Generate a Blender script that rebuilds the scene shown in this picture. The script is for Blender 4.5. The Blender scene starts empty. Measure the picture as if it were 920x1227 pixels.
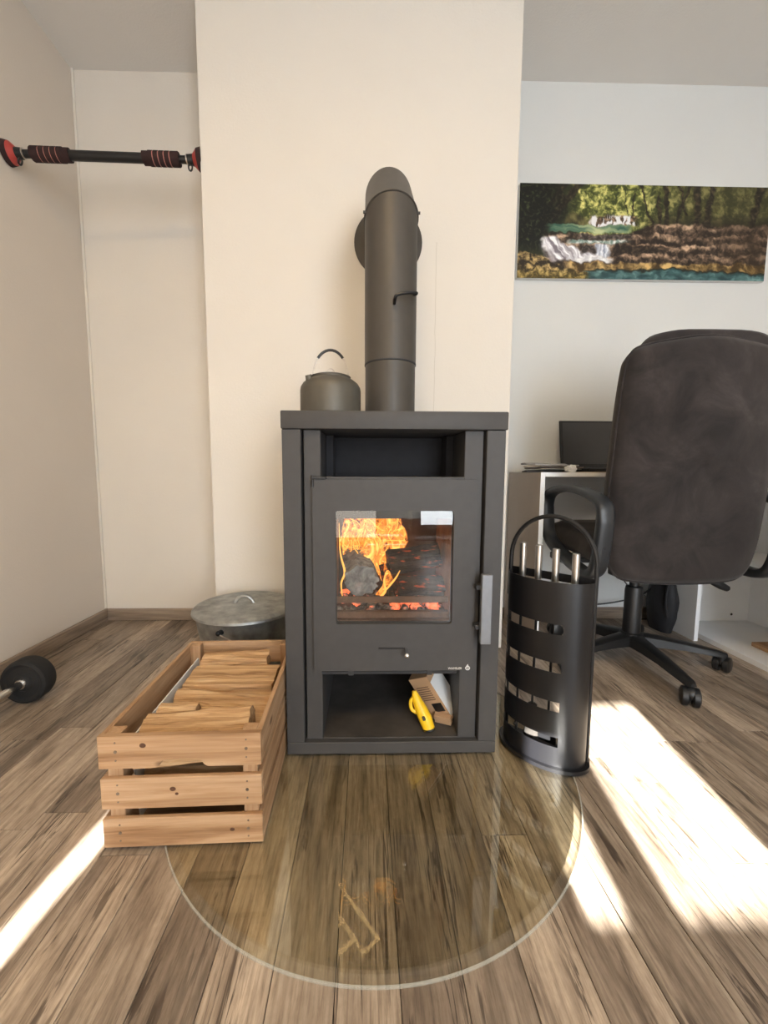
import bpy, bmesh, math, random
from mathutils import Vector, Matrix, noise as mnoise

# ------------------------------------------------------------------ camera, world, lights, exposure
scene = bpy.context.scene
COL = scene.collection
PI = math.pi
FPX, CX, CY, IW, IH = 472.95, 448.68, 614.27, 920.0, 1227.0
CAM_H = 0.73
cam_data = bpy.data.cameras.new('camera')
cam = bpy.data.objects.new('camera', cam_data)
COL.objects.link(cam)
yaw, tilt, roll = 0.020545, 0.0961, 0.00392
fwd = Vector((math.sin(yaw) * math.cos(tilt), math.cos(yaw) * math.cos(tilt), -math.sin(tilt)))
rgt = Vector((math.cos(yaw), -math.sin(yaw), 0))
upv = rgt.cross(fwd)
r2 = math.cos(roll) * rgt + math.sin(roll) * upv
u2 = -math.sin(roll) * rgt + math.cos(roll) * upv
cam.matrix_world = Matrix(((r2.x, u2.x, -fwd.x, 0), (r2.y, u2.y, -fwd.y, 0), (r2.z, u2.z, -fwd.z, CAM_H), (0, 0, 0, 1)))
cam_data.sensor_fit = 'VERTICAL'
cam_data.sensor_height = 24.0
cam_data.lens = FPX / IH * 24.0
cam_data.shift_x = (IW / 2 - CX) / IH
cam_data.shift_y = (CY - IH / 2) / IH
cam_data.clip_start = 0.02
scene.camera = cam

scene.view_settings.view_transform = 'Standard'
scene.view_settings.look = 'None'
scene.view_settings.gamma = 1.0
scene.view_settings.use_curve_mapping = False
scene.view_settings.exposure = -0.12

world = bpy.data.worlds.new('sky')
scene.world = world
world.use_nodes = True
wn = world.node_tree.nodes
wn['Background'].inputs[0].default_value = (0.75, 0.87, 1.0, 1)
wn['Background'].inputs[1].default_value = 2.2

SUN_EL, SUN_DX = math.radians(19), 0.125
sd = bpy.data.lights.new('sun', 'SUN')
sd.energy = 105.0
sd.color = (1.0, 0.96, 0.90)
sd.angle = math.radians(0.35)
sun = bpy.data.objects.new('sun', sd)
COL.objects.link(sun)
hd = Vector((SUN_DX, 1.0, 0)).normalized()
sdir = Vector((hd.x * math.cos(SUN_EL), hd.y * math.cos(SUN_EL), -math.sin(SUN_EL)))
sun.rotation_euler = sdir.to_track_quat('-Z', 'Y').to_euler()
sun.location = (-0.6, -5, 4)

REAR = -2.4
def area(name, x0, x1, z0, z1, power, color):
    d = bpy.data.lights.new(name, 'AREA')
    d.shape = 'RECTANGLE'
    d.size, d.size_y = x1 - x0, z1 - z0
    d.energy, d.color = power, color
    o = bpy.data.objects.new(name, d)
    COL.objects.link(o)
    o.location = ((x0 + x1) / 2, REAR + 0.16, (z0 + z1) / 2)
    o.rotation_euler = (math.radians(90), 0, 0)          # shines towards +Y
    return o
area('balcony_door_daylight', 0.58, 1.60, 0.20, 2.08, 88, (0.86, 0.93, 1.0))
area('window_daylight', -0.86, 0.10, 0.06, 1.30, 18, (1.0, 0.93, 0.84))

# ------------------------------------------------------------------ helpers
class MB:
    """collects shapes into one bmesh"""
    def __init__(self):
        self.bm = bmesh.new()
    def _merge(self, b):
        me = bpy.data.meshes.new('tmp')
        b.to_mesh(me); b.free()
        self.bm.from_mesh(me)
        bpy.data.meshes.remove(me)
    def box(self, x0, x1, y0, y1, z0, z1, bev=0.0, seg=1, rot=None, piv=None):
        b = bmesh.new()
        bmesh.ops.create_cube(b, size=1.0)
        for v in b.verts:
            v.co = Vector(((x0 + x1) / 2 + v.co.x * (x1 - x0), (y0 + y1) / 2 + v.co.y * (y1 - y0), (z0 + z1) / 2 + v.co.z * (z1 - z0)))
        if bev > 0:
            bmesh.ops.bevel(b, geom=list(b.edges), offset=bev, segments=seg, profile=0.5, affect='EDGES', clamp_overlap=True)
        if rot is not None:
            p = piv or Vector(((x0 + x1) / 2, (y0 + y1) / 2, (z0 + z1) / 2))
            p = Vector(p)
            for v in b.verts:
                v.co = p + rot @ (v.co - p)
        self._merge(b)
        return self
    def poly(self, pts, faces):
        vs = [self.bm.verts.new(p) for p in pts]
        for f in faces:
            try:
                self.bm.faces.new([vs[i] for i in f])
            except ValueError:
                pass
        return self
    def rings(self, rings, cap0=True, cap1=True, closed=False):
        R = [[self.bm.verts.new(p) for p in r] for r in rings]
        n = len(R[0])
        m = len(R)
        for i in range(m - (0 if closed else 1)):
            a, b = R[i], R[(i + 1) % m]
            for j in range(n):
                k = (j + 1) % n
                self.bm.faces.new((a[j], a[k], b[k], b[j]))
        if not closed:
            if cap0: self.bm.faces.new(R[0][::-1])
            if cap1: self.bm.faces.new(R[-1])
        return self
    def tube(self, path, r, n=10, closed=False, caps=True):
        P = [Vector(p) for p in path]
        m = len(P)
        rad = r if isinstance(r, (list, tuple)) else [r] * m
        T = []
        for i in range(m):
            if closed:
                t = P[(i + 1) % m] - P[i - 1]
            else:
                t = P[min(i + 1, m - 1)] - P[max(i - 1, 0)]
            T.append(t.normalized())
        a = Vector((0, 0, 1)) if abs(T[0].z) < 0.9 else Vector((1, 0, 0))
        u = T[0].cross(a).normalized()
        out = []
        for i in range(m):
            u = (u - T[i] * u.dot(T[i])).normalized()
            w = T[i].cross(u)
            out.append([P[i] + rad[i] * (math.cos(2 * PI * k / n) * u + math.sin(2 * PI * k / n) * w) for k in range(n)])
        return self.rings(out, caps, caps, closed)
    def cyl(self, p0, p1, r0, r1=None, n=24):
        r1 = r0 if r1 is None else r1
        return self.tube([p0, p1], [r0, r1], n)
    def lathe(self, prof, c=(0, 0, 0), n=40, sx=1.0, sy=1.0, axis=None):
        """prof = [(r, z)...] about +Z through c (or any axis matrix)"""
        c = Vector(c)
        out = []
        for r, z in prof:
            ring = []
            for k in range(n):
                p = Vector((r * sx * math.cos(2 * PI * k / n), r * sy * math.sin(2 * PI * k / n), z))
                ring.append(c + (axis @ p if axis is not None else p))
            out.append(ring)
        return self.rings(out, prof[0][0] > 1e-6, prof[-1][0] > 1e-6)
    def prism(self, pts, d):
        """pts 3-D polygon, extruded by vector d"""
        d = Vector(d)
        return self.rings([[Vector(p) for p in pts], [Vector(p) + d for p in pts]])
    def ring_plate(self, outer, inner, d):
        d = Vector(d)
        A = [Vector(p) for p in outer]; B = [Vector(p) for p in inner]
        return self.rings([A, [p + d for p in A], [p + d for p in B], B], closed=True)
    def ball(self, c, r, sx=1, sy=1, sz=1, n=20, m=10):
        prof = [(max(r * math.sin(PI * i / m), 1e-5), -r * math.cos(PI * i / m)) for i in range(m + 1)]
        c = Vector(c)
        return self.rings([[c + Vector((q * sx * math.cos(2 * PI * k / n), q * sy * math.sin(2 * PI * k / n), z * sz)) for k in range(n)] for q, z in prof])
    def mesh(self, name, shift=None, smooth=35):
        bmesh.ops.remove_doubles(self.bm, verts=self.bm.verts, dist=1e-6)
        bmesh.ops.recalc_face_normals(self.bm, faces=self.bm.faces)
        me = bpy.data.meshes.new(name)
        if shift is not None:
            bmesh.ops.translate(self.bm, verts=self.bm.verts, vec=-shift)
        self.bm.to_mesh(me); self.bm.free()
        if smooth:
            me.shade_smooth()
            me.set_sharp_from_angle(angle=math.radians(smooth))
        return me

SHIFT = {}
def top_of(o):
    while o.parent: o = o.parent
    return o
def obj(name, mb, mat, parent=None, smooth=35, label=None, kind=None):
    sh = SHIFT.get(top_of(parent).name) if parent else None
    me = mb.mesh(name, sh, smooth)
    if mat: me.materials.append(mat)
    o = bpy.data.objects.new(name, me)
    COL.objects.link(o)
    if parent: o.parent = parent
    if label: o['label'] = label
    if kind: o['kind'] = kind
    return o
def tag(o, label, cat, group=None, kind=None):
    o['label'] = label; o['category'] = cat
    if group: o['group'] = group
    if kind: o['kind'] = kind
    return o
def thing(name, label, cat, loc=(0, 0, 0), rotz=0.0, group=None, world=False):
    """an Empty at the thing's base; world=True: its parts are written in room coordinates"""
    o = bpy.data.objects.new(name, None)
    COL.objects.link(o)
    o.empty_display_size = 0.05
    o.location = loc; o.rotation_euler = (0, 0, rotz)
    if world: SHIFT[o.name] = Vector(loc)
    return tag(o, label, cat, group)
def single(name, mb, mat, label, cat, loc, group=None, smooth=35, kind=None):
    """one-mesh thing written in room coordinates, origin at loc"""
    me = mb.mesh(name, Vector(loc), smooth)
    if mat: me.materials.append(mat)
    o = bpy.data.objects.new(name, me); COL.objects.link(o)
    o.location = loc
    return tag(o, label, cat, group, kind)
def struct(name, mb, mat, parent=None, smooth=0, label=None):
    o = obj(name, mb, mat, parent, smooth, label)
    if parent is None: o['kind'] = 'structure'
    return o
def rrect(x0, x1, z0, z1, r, k=5):
    pts = []
    for cx, cz, a0 in ((x1 - r, z1 - r, 0), (x0 + r, z1 - r, 90), (x0 + r, z0 + r, 180), (x1 - r, z0 + r, 270)):
        for i in range(k + 1):
            a = math.radians(a0 + 90 * i / k)
            pts.append((cx + r * math.cos(a), cz + r * math.sin(a)))
    return pts
def smooth_path(pts, n=8, closed=False):
    P = [Vector(p) for p in pts]
    out = []
    m = len(P)
    for i in range(m if closed else m - 1):
        p0 = P[(i - 1) % m] if closed or i > 0 else P[0]
        p1 = P[i]; p2 = P[(i + 1) % m]
        p3 = P[(i + 2) % m] if closed or i + 2 < m else P[-1]
        for k in range(n):
            t = k / n
            out.append(0.5 * ((2 * p1) + (-p0 + p2) * t + (2 * p0 - 5 * p1 + 4 * p2 - p3) * t * t + (-p0 + 3 * p1 - 3 * p2 + p3) * t ** 3))
    if not closed: out.append(P[-1])
    return out

# ------------------------------------------------------------------ materials
def srgb(r, g, b):
    f = lambda c: (c / 255 / 12.92) if c / 255 <= 0.04045 else ((c / 255 + 0.055) / 1.055) ** 2.4
    return (f(r), f(g), f(b), 1)
class NT:
    def __init__(self, name):
        self.m = bpy.data.materials.new(name)
        self.m.use_nodes = True
        self.t = self.m.node_tree
        self.b = self.t.nodes['Principled BSDF']
        self.out = self.t.nodes['Material Output']
    def n(self, typ, **kw):
        x = self.t.nodes.new(typ)
        for k, v in kw.items():
            if k.startswith('i_'):
                key = k[2:]
                x.inputs[int(key) if key.isdigit() else key].default_value = v
            else: setattr(x, k, v)
        return x
    def l(self, a, b): self.t.links.new(a, b)
    def coord(self, kind='Object', scale=(1, 1, 1), rnd=False):
        if kind == 'World':
            src = self.n('ShaderNodeNewGeometry').outputs['Position']
        else:
            src = self.n('ShaderNodeTexCoord').outputs[kind]
        if rnd:
            oi = self.n('ShaderNodeObjectInfo')
            mu = self.n('ShaderNodeMath', operation='MULTIPLY', i_1=37.0); self.l(oi.outputs['Random'], mu.inputs[0])
            va = self.n('ShaderNodeVectorMath', operation='ADD')
            self.l(src, va.inputs[0]); self.l(mu.outputs[0], va.inputs[1]); src = va.outputs[0]
        mp = self.n('ShaderNodeMapping'); mp.inputs['Scale'].default_value = scale
        self.l(src, mp.inputs['Vector'])
        return mp.outputs[0]
    def noise(self, vec, scale, detail=4, rough=0.55, dist=0.0):
        x = self.n('ShaderNodeTexNoise'); x.inputs['Scale'].default_value = scale
        x.inputs['Detail'].default_value = detail; x.inputs['Roughness'].default_value = rough
        x.inputs['Distortion'].default_value = dist
        self.l(vec, x.inputs['Vector']); return x.outputs['Fac']
    def ramp(self, fac, stops):
        x = self.n('ShaderNodeValToRGB'); e = x.color_ramp.elements
        while len(e) < len(stops): e.new(0.5)
        for el, (p, c) in zip(e, stops): el.position = p; el.color = c if len(c) == 4 else (*c, 1)
        self.l(fac, x.inputs[0]); return x.outputs[0]
    def mix(self, fac, a, b, mode='MIX'):
        x = self.n('ShaderNodeMix', data_type='RGBA', blend_type=mode)
        for s, v in ((0, fac), (6, a), (7, b)):
            if hasattr(v, 'is_linked') or hasattr(v, 'links'): self.l(v, x.inputs[s])
            else: x.inputs[s].default_value = v
        return x.outputs[2]
    def bump(self, h, strength=0.3, dist=0.01):
        x = self.n('ShaderNodeBump'); x.inputs['Strength'].default_value = strength; x.inputs['Distance'].default_value = dist
        self.l(h, x.inputs['Height']); self.l(x.outputs[0], self.b.inputs['Normal'])
def sset(nt, rough=0.5, metal=0.0, spec=None):
    nt.b.inputs['Roughness'].default_value = rough
    nt.b.inputs['Metallic'].default_value = metal
    if spec is not None: nt.b.inputs['Specular IOR Level'].default_value = spec

def plain(name, c, rough=0.5, metal=0.0, var=0.12, scale=30, bump=0.0, bdist=0.002, spec=None, bscale=None):
    nt = NT(name); sset(nt, rough, metal, spec)
    v = nt.coord('Object')
    f = nt.noise(v, scale, 4)
    d = tuple(x * (1 - var) for x in c[:3]) + (1,); l = tuple(min(1, x * (1 + var)) for x in c[:3]) + (1,)
    nt.l(nt.ramp(f, [(0.3, d), (0.7, l)]), nt.b.inputs['Base Color'])
    if bump: nt.bump(nt.noise(v, bscale or scale * 4, 3), bump, bdist)
    return nt.m

def wall_mat(name, c, crack=None):
    nt = NT(name); sset(nt, 0.85, 0, 0.2)
    v = nt.coord('World')
    f = nt.noise(v, 2.2, 5, 0.6)
    c0 = tuple(x * 0.965 for x in c[:3]) + (1,)
    col = nt.ramp(f, [(0.3, c0), (0.7, c)])
    if crack:
        sx = nt.n('ShaderNodeSeparateXYZ'); nt.l(v, sx.inputs[0])
        wob = nt.noise(nt.coord('World', (0.3, 0.3, 6)), 1.0, 3)
        a = nt.n('ShaderNodeMath', operation='MULTIPLY_ADD', i_1=0.012, i_2=-crack[0] - 0.006); nt.l(wob, a.inputs[0])
        b = nt.n('ShaderNodeMath', operation='ADD'); nt.l(sx.outputs[0], b.inputs[0]); nt.l(a.outputs[0], b.inputs[1])
        ab = nt.n('ShaderNodeMath', operation='ABSOLUTE'); nt.l(b.outputs[0], ab.inputs[0])
        lt = nt.n('ShaderNodeMath', operation='LESS_THAN', i_1=0.0011); nt.l(ab.outputs[0], lt.inputs[0])
        zz = nt.n('ShaderNodeMath', operation='LESS_THAN', i_1=crack[1]); nt.l(sx.outputs[2], zz.inputs[0])
        mu = nt.n('ShaderNodeMath', operation='MULTIPLY'); nt.l(lt.outputs[0], mu.inputs[0]); nt.l(zz.outputs[0], mu.inputs[1])
        m2 = nt.n('ShaderNodeMath', operation='MULTIPLY', i_1=0.5); nt.l(mu.outputs[0], m2.inputs[0])
        col = nt.mix(m2.outputs[0], col, (0.42, 0.38, 0.32, 1))
    nt.l(col, nt.b.inputs['Base Color'])
    nt.bump(nt.noise(v, 130, 4, 0.65), 0.22, 0.004)
    return nt.m
def floor_mat():
    nt = NT('grey_brown_laminate'); sset(nt, 0.32, 0, 0.45)
    W = lambda *sc: nt.coord('World', sc, rnd=True)
    broad = nt.noise(W(13, 1.6, 1), 1.6, 5, 0.6, 0.5)                  # bands along the plank
    grain = nt.noise(W(70, 5.0, 1), 2.0, 8, 0.72, 0.3)                 # fine grain
    mott = nt.noise(W(60, 40, 1), 1.5, 4, 0.6)                         # cloudy print
    col = nt.ramp(broad, [(0.30, srgb(112, 101, 91)), (0.45, srgb(152, 140, 128)), (0.58, srgb(172, 160, 147)), (0.78, srgb(194, 182, 168))])
    col = nt.mix(0.75, col, nt.ramp(grain, [(0.34, srgb(150, 141, 132)), (0.50, srgb(226, 222, 217)), (0.64, srgb(255, 254, 252))]), 'MULTIPLY')
    col = nt.mix(0.35, col, nt.ramp(mott, [(0.3, srgb(196, 190, 184)), (0.7, srgb(255, 255, 255))]), 'MULTIPLY')
    region = nt.ramp(nt.noise(W(8, 1.5, 1), 1.8, 3, 0.5, 0.8), [(0.50, (0, 0, 0, 1)), (0.62, (0.9, 0.9, 0.9, 1))])
    fleck = nt.ramp(nt.noise(W(85, 6.5, 1), 1.0, 5, 0.62, 0.5), [(0.52, (0, 0, 0, 1)), (0.575, (1, 1, 1, 1))])
    col = nt.mix(nt.mix(1.0, region, fleck, 'MULTIPLY'), col, srgb(70, 60, 52))
    f5 = nt.noise(W(42, 1.5, 1), 1.0, 3, 0.5, 0.5)                     # long thin cracks
    crack = nt.ramp(f5, [(0.488, (0, 0, 0, 1)), (0.497, (0.85, 0.85, 0.85, 1)), (0.503, (0.85, 0.85, 0.85, 1)), (0.512, (0, 0, 0, 1))])
    cmask = nt.ramp(nt.noise(W(4, 1.2, 1), 2.0, 2), [(0.50, (0, 0, 0, 1)), (0.58, (1, 1, 1, 1))])
    col = nt.mix(nt.mix(1.0, crack, cmask, 'MULTIPLY'), col, srgb(54, 45, 39))
    vk = nt.n('ShaderNodeTexVoronoi'); nt.l(nt.coord('World', (8, 2.4, 0.01), rnd=True), vk.inputs['Vector']); vk.inputs['Scale'].default_value = 0.8
    kn = nt.ramp(vk.outputs['Distance'], [(0.03, (0.8, 0.8, 0.8, 1)), (0.10, (0.25, 0.25, 0.25, 1)), (0.17, (0, 0, 0, 1))])
    col = nt.mix(kn, col, srgb(72, 60, 51))
    oi = nt.n('ShaderNodeObjectInfo')
    tone = nt.ramp(oi.outputs['Random'], [(0.0, (0.80, 0.775, 0.75, 1)), (0.30, (1.00, 0.98, 0.95, 1)), (0.65, (1.22, 1.20, 1.17, 1)), (1.0, (1.46, 1.44, 1.40, 1))])
    col = nt.mix(1.0, col, tone, 'MULTIPLY')
    nt.l(col, nt.b.inputs['Base Color'])
    nt.l(nt.ramp(grain, [(0.2, (0.38, 0.38, 0.38, 1)), (0.8, (0.27, 0.27, 0.27, 1))]), nt.b.inputs['Roughness'])
    nt.bump(grain, 0.10, 0.001)
    return nt.m
def wood_mat(name, axis, c_dark, c_mid, c_light, knots=True, rough=0.65, grain=1.0, kind='Object', rnd=True, bump=0.2):
    nt = NT(name); sset(nt, rough, 0, 0.3)
    def sc(l, c): return tuple(l if i == axis else c for i in range(3))
    v = nt.coord(kind, sc(1.5, 22 * grain), rnd)
    f = nt.noise(v, 2.0, 6, 0.6, 0.5)
    v2 = nt.coord(kind, sc(4, 120 * grain), rnd)
    f2 = nt.noise(v2, 1.5, 3, 0.5)
    col = nt.ramp(f, [(0.28, c_dark), (0.5, c_mid), (0.72, c_light)])
    col = nt.mix(0.4, col, nt.ramp(f2, [(0.3, (0.6, 0.52, 0.45, 1)), (0.65, (1, 1, 1, 1))]), 'MULTIPLY')
    if knots:
        vo = nt.n('ShaderNodeTexVoronoi'); vo.inputs['Scale'].default_value = 1.0
        ks = list(sc(5.5, 12)); ks[1 - axis if axis < 2 else 1] = 0.01
        nt.l(nt.coord(kind, tuple(ks), rnd), vo.inputs['Vector'])
        k = nt.ramp(vo.outputs['Distance'], [(0.05, (0.9, 0.9, 0.9, 1)), (0.11, (0, 0, 0, 1))])
        col = nt.mix(k, col, (0.09, 0.045, 0.02, 1))
    nt.l(col, nt.b.inputs['Base Color'])
    if bump: nt.bump(f2, bump, 0.002)
    return nt.m
def glass_mat(name, tint, gl=1.0, ior=1.5):
    nt = NT(name)
    nt.t.nodes.remove(nt.b)
    tr = nt.n('ShaderNodeBsdfTransparent'); tr.inputs[0].default_value = tint
    g = nt.n('ShaderNodeBsdfGlossy'); g.inputs['Roughness'].default_value = 0.0; g.inputs[0].default_value = (gl, gl, gl, 1)
    fr = nt.n('ShaderNodeFresnel')
    ge = nt.n('ShaderNodeNewGeometry')          # same index on both faces: a thin sheet that does not bend the ray
    mr = nt.n('ShaderNodeMapRange'); mr.inputs['To Min'].default_value = ior; mr.inputs['To Max'].default_value = 1 / ior
    nt.l(ge.outputs['Backfacing'], mr.inputs['Value']); nt.l(mr.outputs[0], fr.inputs[0])
    mx = nt.n('ShaderNodeMixShader')
    nt.l(fr.outputs[0], mx.inputs[0]); nt.l(tr.outputs[0], mx.inputs[1]); nt.l(g.outputs[0], mx.inputs[2])
    nt.l(mx.outputs[0], nt.out.inputs[0])
    return nt.m
def emit_mat(name, c, s):
    nt = NT(name); nt.t.nodes.remove(nt.b)
    e = nt.n('ShaderNodeEmission'); e.inputs[0].default_value = c; e.inputs[1].default_value = s
    nt.l(e.outputs[0], nt.out.inputs[0]); return nt.m
def cloth_mat(name, c, trans=0.5):
    nt = NT(name); nt.t.nodes.remove(nt.b)
    v = nt.coord('Object', (1, 1, 1)); f = nt.noise(v, 60, 3)
    col = nt.ramp(f, [(0.3, tuple(x * 0.93 for x in c[:3]) + (1,)), (0.7, c)])
    d = nt.n('ShaderNodeBsdfDiffuse'); t = nt.n('ShaderNodeBsdfTranslucent'); mx = nt.n('ShaderNodeMixShader')
    mx.inputs[0].default_value = trans
    nt.l(col, d.inputs[0]); nt.l(col, t.inputs[0])
    nt.l(d.outputs[0], mx.inputs[1]); nt.l(t.outputs[0], mx.inputs[2]); nt.l(mx.outputs[0], nt.out.inputs[0])
    return nt.m

W_MAIN = wall_mat('white_wall_paint', (0.69, 0.645, 0.58, 1))  # warm lamp light of the alcove tinted into the white
W_RIGHT = wall_mat('daylight_tinted_wall', (0.65, 0.66, 0.65, 1))  # right part of the wall, cool daylight tint put into its colour
W_CHIM = wall_mat('cream_chimney_paint', (0.69, 0.655, 0.60, 1), crack=(0.268, 1.62))
W_CEIL = wall_mat('ceiling_paint', (0.74, 0.72, 0.69, 1))
W_LEFT = wall_mat('dimmed_warm_wall', (0.66, 0.60, 0.53, 1))  # wall colour darkened and warmed for the dimmer light at left
FLOOR = floor_mat()
BASEB = wood_mat('baseboard_laminate', 0, srgb(105, 92, 80), srgb(140, 125, 110), srgb(165, 150, 134), False, 0.5)
BASEB_Y = wood_mat('baseboard_laminate_along', 1, srgb(105, 92, 80), srgb(140, 125, 110), srgb(165, 150, 134), False, 0.5)
STOVE = plain('stove_grey_paint', srgb(62, 61, 61), 0.55, 0.0, 0.06, 40, 0.08, 0.0006, 0.35, 600)
STOVE_D = plain('stove_inner_black', srgb(40, 40, 42), 0.7, 0.0, 0.25, 12, 0.1, 0.001)
PIPE = plain('flue_paint', srgb(70, 66, 61), 0.48, 0.1, 0.06, 20, 0.05, 0.0005, 0.4, 500)
BLACK = plain('black_metal', srgb(26, 26, 28), 0.38, 0.2, 0.1, 30)
BLACKP = plain('black_plastic', srgb(21, 22, 24), 0.42, 0.0, 0.1, 30)
GREYP = plain('dark_grey_plastic', srgb(34, 37, 41), 0.4, 0.0, 0.1, 20)
STEEL = plain('brushed_steel', (0.62, 0.58, 0.54, 1), 0.28, 1.0, 0.12, 60)
STEEL_H = plain('handle_steel', srgb(122, 124, 128), 0.42, 0.55, 0.05, 60)
CHROME = plain('chrome', (0.75, 0.75, 0.75, 1), 0.12, 1.0, 0.05, 30)
BRICK = plain('vermiculite_brick', srgb(140, 98, 62), 0.95, 0.0, 0.35, 18, 0.3, 0.004)
GUARD = plain('rusty_grate_iron', srgb(84, 62, 48), 0.9, 0.0, 0.3, 30)
SOOT = plain('sooty_brick', srgb(74, 50, 38), 0.95, 0.0, 0.4, 14, 0.3, 0.004)
WHITE_LAM = plain('white_laminate', (0.82, 0.83, 0.84, 1), 0.4, 0.0, 0.02, 8)
GREIGE = plain('greige_laminate', srgb(176, 164, 152), 0.5, 0.0, 0.05, 8)
ZINC = plain('galvanised_zinc', (0.36, 0.37, 0.36, 1), 0.46, 0.85, 0.35, 22, 0.12, 0.001)
KETTLE = plain('kettle_anodised_grey', srgb(86, 82, 74), 0.5, 0.35, 0.05, 40)
RUBBER = plain('black_rubber', srgb(22, 22, 23), 0.8, 0.0, 0.15, 60, 0.1, 0.001)
PAPER = plain('paper_white', (0.75, 0.75, 0.74, 1), 0.8, 0.0, 0.04, 20)

# ------------------------------------------------------------------ room shell
XL, XR, YB, YC, ZC = -1.305, 2.55, 1.95, 1.604, 2.505
CX0, CX1 = -0.623, 0.574
floor = struct('floor', MB().box(XL - 0.1, XR + 0.1, REAR - 0.2, YB + 0.1, -0.06, -0.0035), plain('underlay', srgb(45, 38, 32), 0.9))
floor['label'] = 'grey-brown laminate plank floor'
PW = 0.093
PGAP = 0.0013
def plank_mesh(L):
    return MB().box(0, PW - PGAP, 0, L - PGAP, -0.004, 0.0, 0.0006).mesh('plank', None, 0)
pm = {}
rnd = random.Random(5)
k0 = int(math.floor((XL - 0.05) / PW))
cnt = 0
x = 0.05 - PW * math.ceil((0.05 - XL) / PW)
while x < XR:
    y = REAR - rnd.uniform(0.0, 1.2)
    row_x = x
    while y < YB:
        L = rnd.choice((0.72, 0.96, 1.28, 1.28))
        yy, LL = y, L
        if yy < REAR:
            LL -= REAR - yy; yy = REAR
        if yy + LL > YB - 0.002: LL = YB - 0.002 - yy
        y += L
        if LL < 0.03: continue
        key = round(LL, 3)
        if key not in pm:
            pm[key] = plank_mesh(LL); pm[key].materials.append(FLOOR)
        o = bpy.data.objects.new('plank', pm[key]); COL.objects.link(o)
        o.parent = floor; o.location = (row_x, yy, 0)
        cnt += 1
    x += PW

struct('ceiling', MB().box(XL - 0.1, XR + 0.1, REAR - 0.2, YB + 0.1, ZC, ZC + 0.08), W_CEIL)
struct('wall_left', MB().box(XL - 0.1, XL, REAR - 0.2, YB + 0.1, -0.05, ZC), W_LEFT)
struct('wall_back', MB().box(XL, 0.0, YB, YB + 0.1, -0.05, ZC), W_MAIN)
struct('wall_back_right', MB().box(0.0, XR, YB, YB + 0.1, -0.05, ZC), W_RIGHT)
struct('wall_right', MB().box(XR, XR + 0.1, REAR - 0.2, YB + 0.1, -0.05, ZC), W_MAIN)
struct('wall_chimney', MB().box(CX0, CX1, YC, YB - 0.001, -0.003, ZC - 0.001, 0.004, 2), W_CHIM)
# rear wall with a floor-length window (unseen roller shutter added outside to cut the sun) and a balcony door
w = MB()
for x0, x1, z0, z1 in ((XL, -0.98, 0, ZC), (-0.98, 0.40, 0, 0.05), (-0.98, 0.40, 2.198, ZC), (0.40, 0.54, 0, ZC), (0.54, 1.66, 2.198, ZC), (1.66, XR, 0, ZC)):
    w.box(x0, x1, REAR - 0.2, REAR, z0 - (0.05 if z0 == 0 else 0), z1)
struct('wall_rear', w, W_MAIN)
WFR = plain('window_white_pvc', (0.8, 0.8, 0.8, 1), 0.35, 0, 0.02)
PANE = glass_mat('window_pane', (0.97, 0.98, 0.98, 1))
win = struct('window_1', MB().box(-0.98, 0.40, REAR - 0.14, REAR - 0.08, 0.05, 0.10), WFR)
SHUT = plain('grey_sun_mask', srgb(190, 190, 186), 0.6)
for i in range(18):  # unseen slats added to block the higher sun rays
    struct('sun_mask_slat', MB().box(-0.99, 0.41, REAR - 0.199, REAR - 0.190, 1.309 + i * 0.0497, 1.309 + i * 0.0497 + 0.0497, 0.002), SHUT, win)
struct('window_mullion', MB().box(0.052, 0.135, REAR - 0.14, REAR - 0.08, 0.10, 2.198), WFR, win)
struct('pane', MB().box(-0.98, 0.052, REAR - 0.115, REAR - 0.109, 0.10, 2.198), PANE, win)
struct('pane', MB().box(0.135, 0.40, REAR - 0.115, REAR - 0.109, 0.10, 2.198), PANE, win)
dr = MB()
for a in ((0.54, 0.60, 0, 2.198), (1.58, 1.66, 0, 2.198), (0.60, 1.58, 0, 0.20), (0.60, 1.58, 2.12, 2.198)):
    dr.box(a[0], a[1], REAR - 0.14, REAR - 0.08, a[2], a[3])
dr = struct('door_1', dr, WFR)
struct('pane', MB().box(0.60, 1.58, REAR - 0.115, REAR - 0.109, 0.20, 2.12), PANE, dr)
struct('baseboard_left', MB().box(XL, XL + 0.016, REAR, YB, 0, 0.058, 0.003), BASEB_Y)
struct('baseboard_back', MB().box(XL + 0.016, CX0, YB - 0.016, YB, 0, 0.058, 0.003), BASEB)
struct('baseboard_right', MB().box(CX1, XR, YB - 0.016, YB, 0, 0.058, 0.003), BASEB)
struct('trim_1', MB().tube([(XL + 0.004, YB - 0.004, 0.06), (XL + 0.004, YB - 0.004, ZC)], 0.006, 8), W_MAIN)

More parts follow.
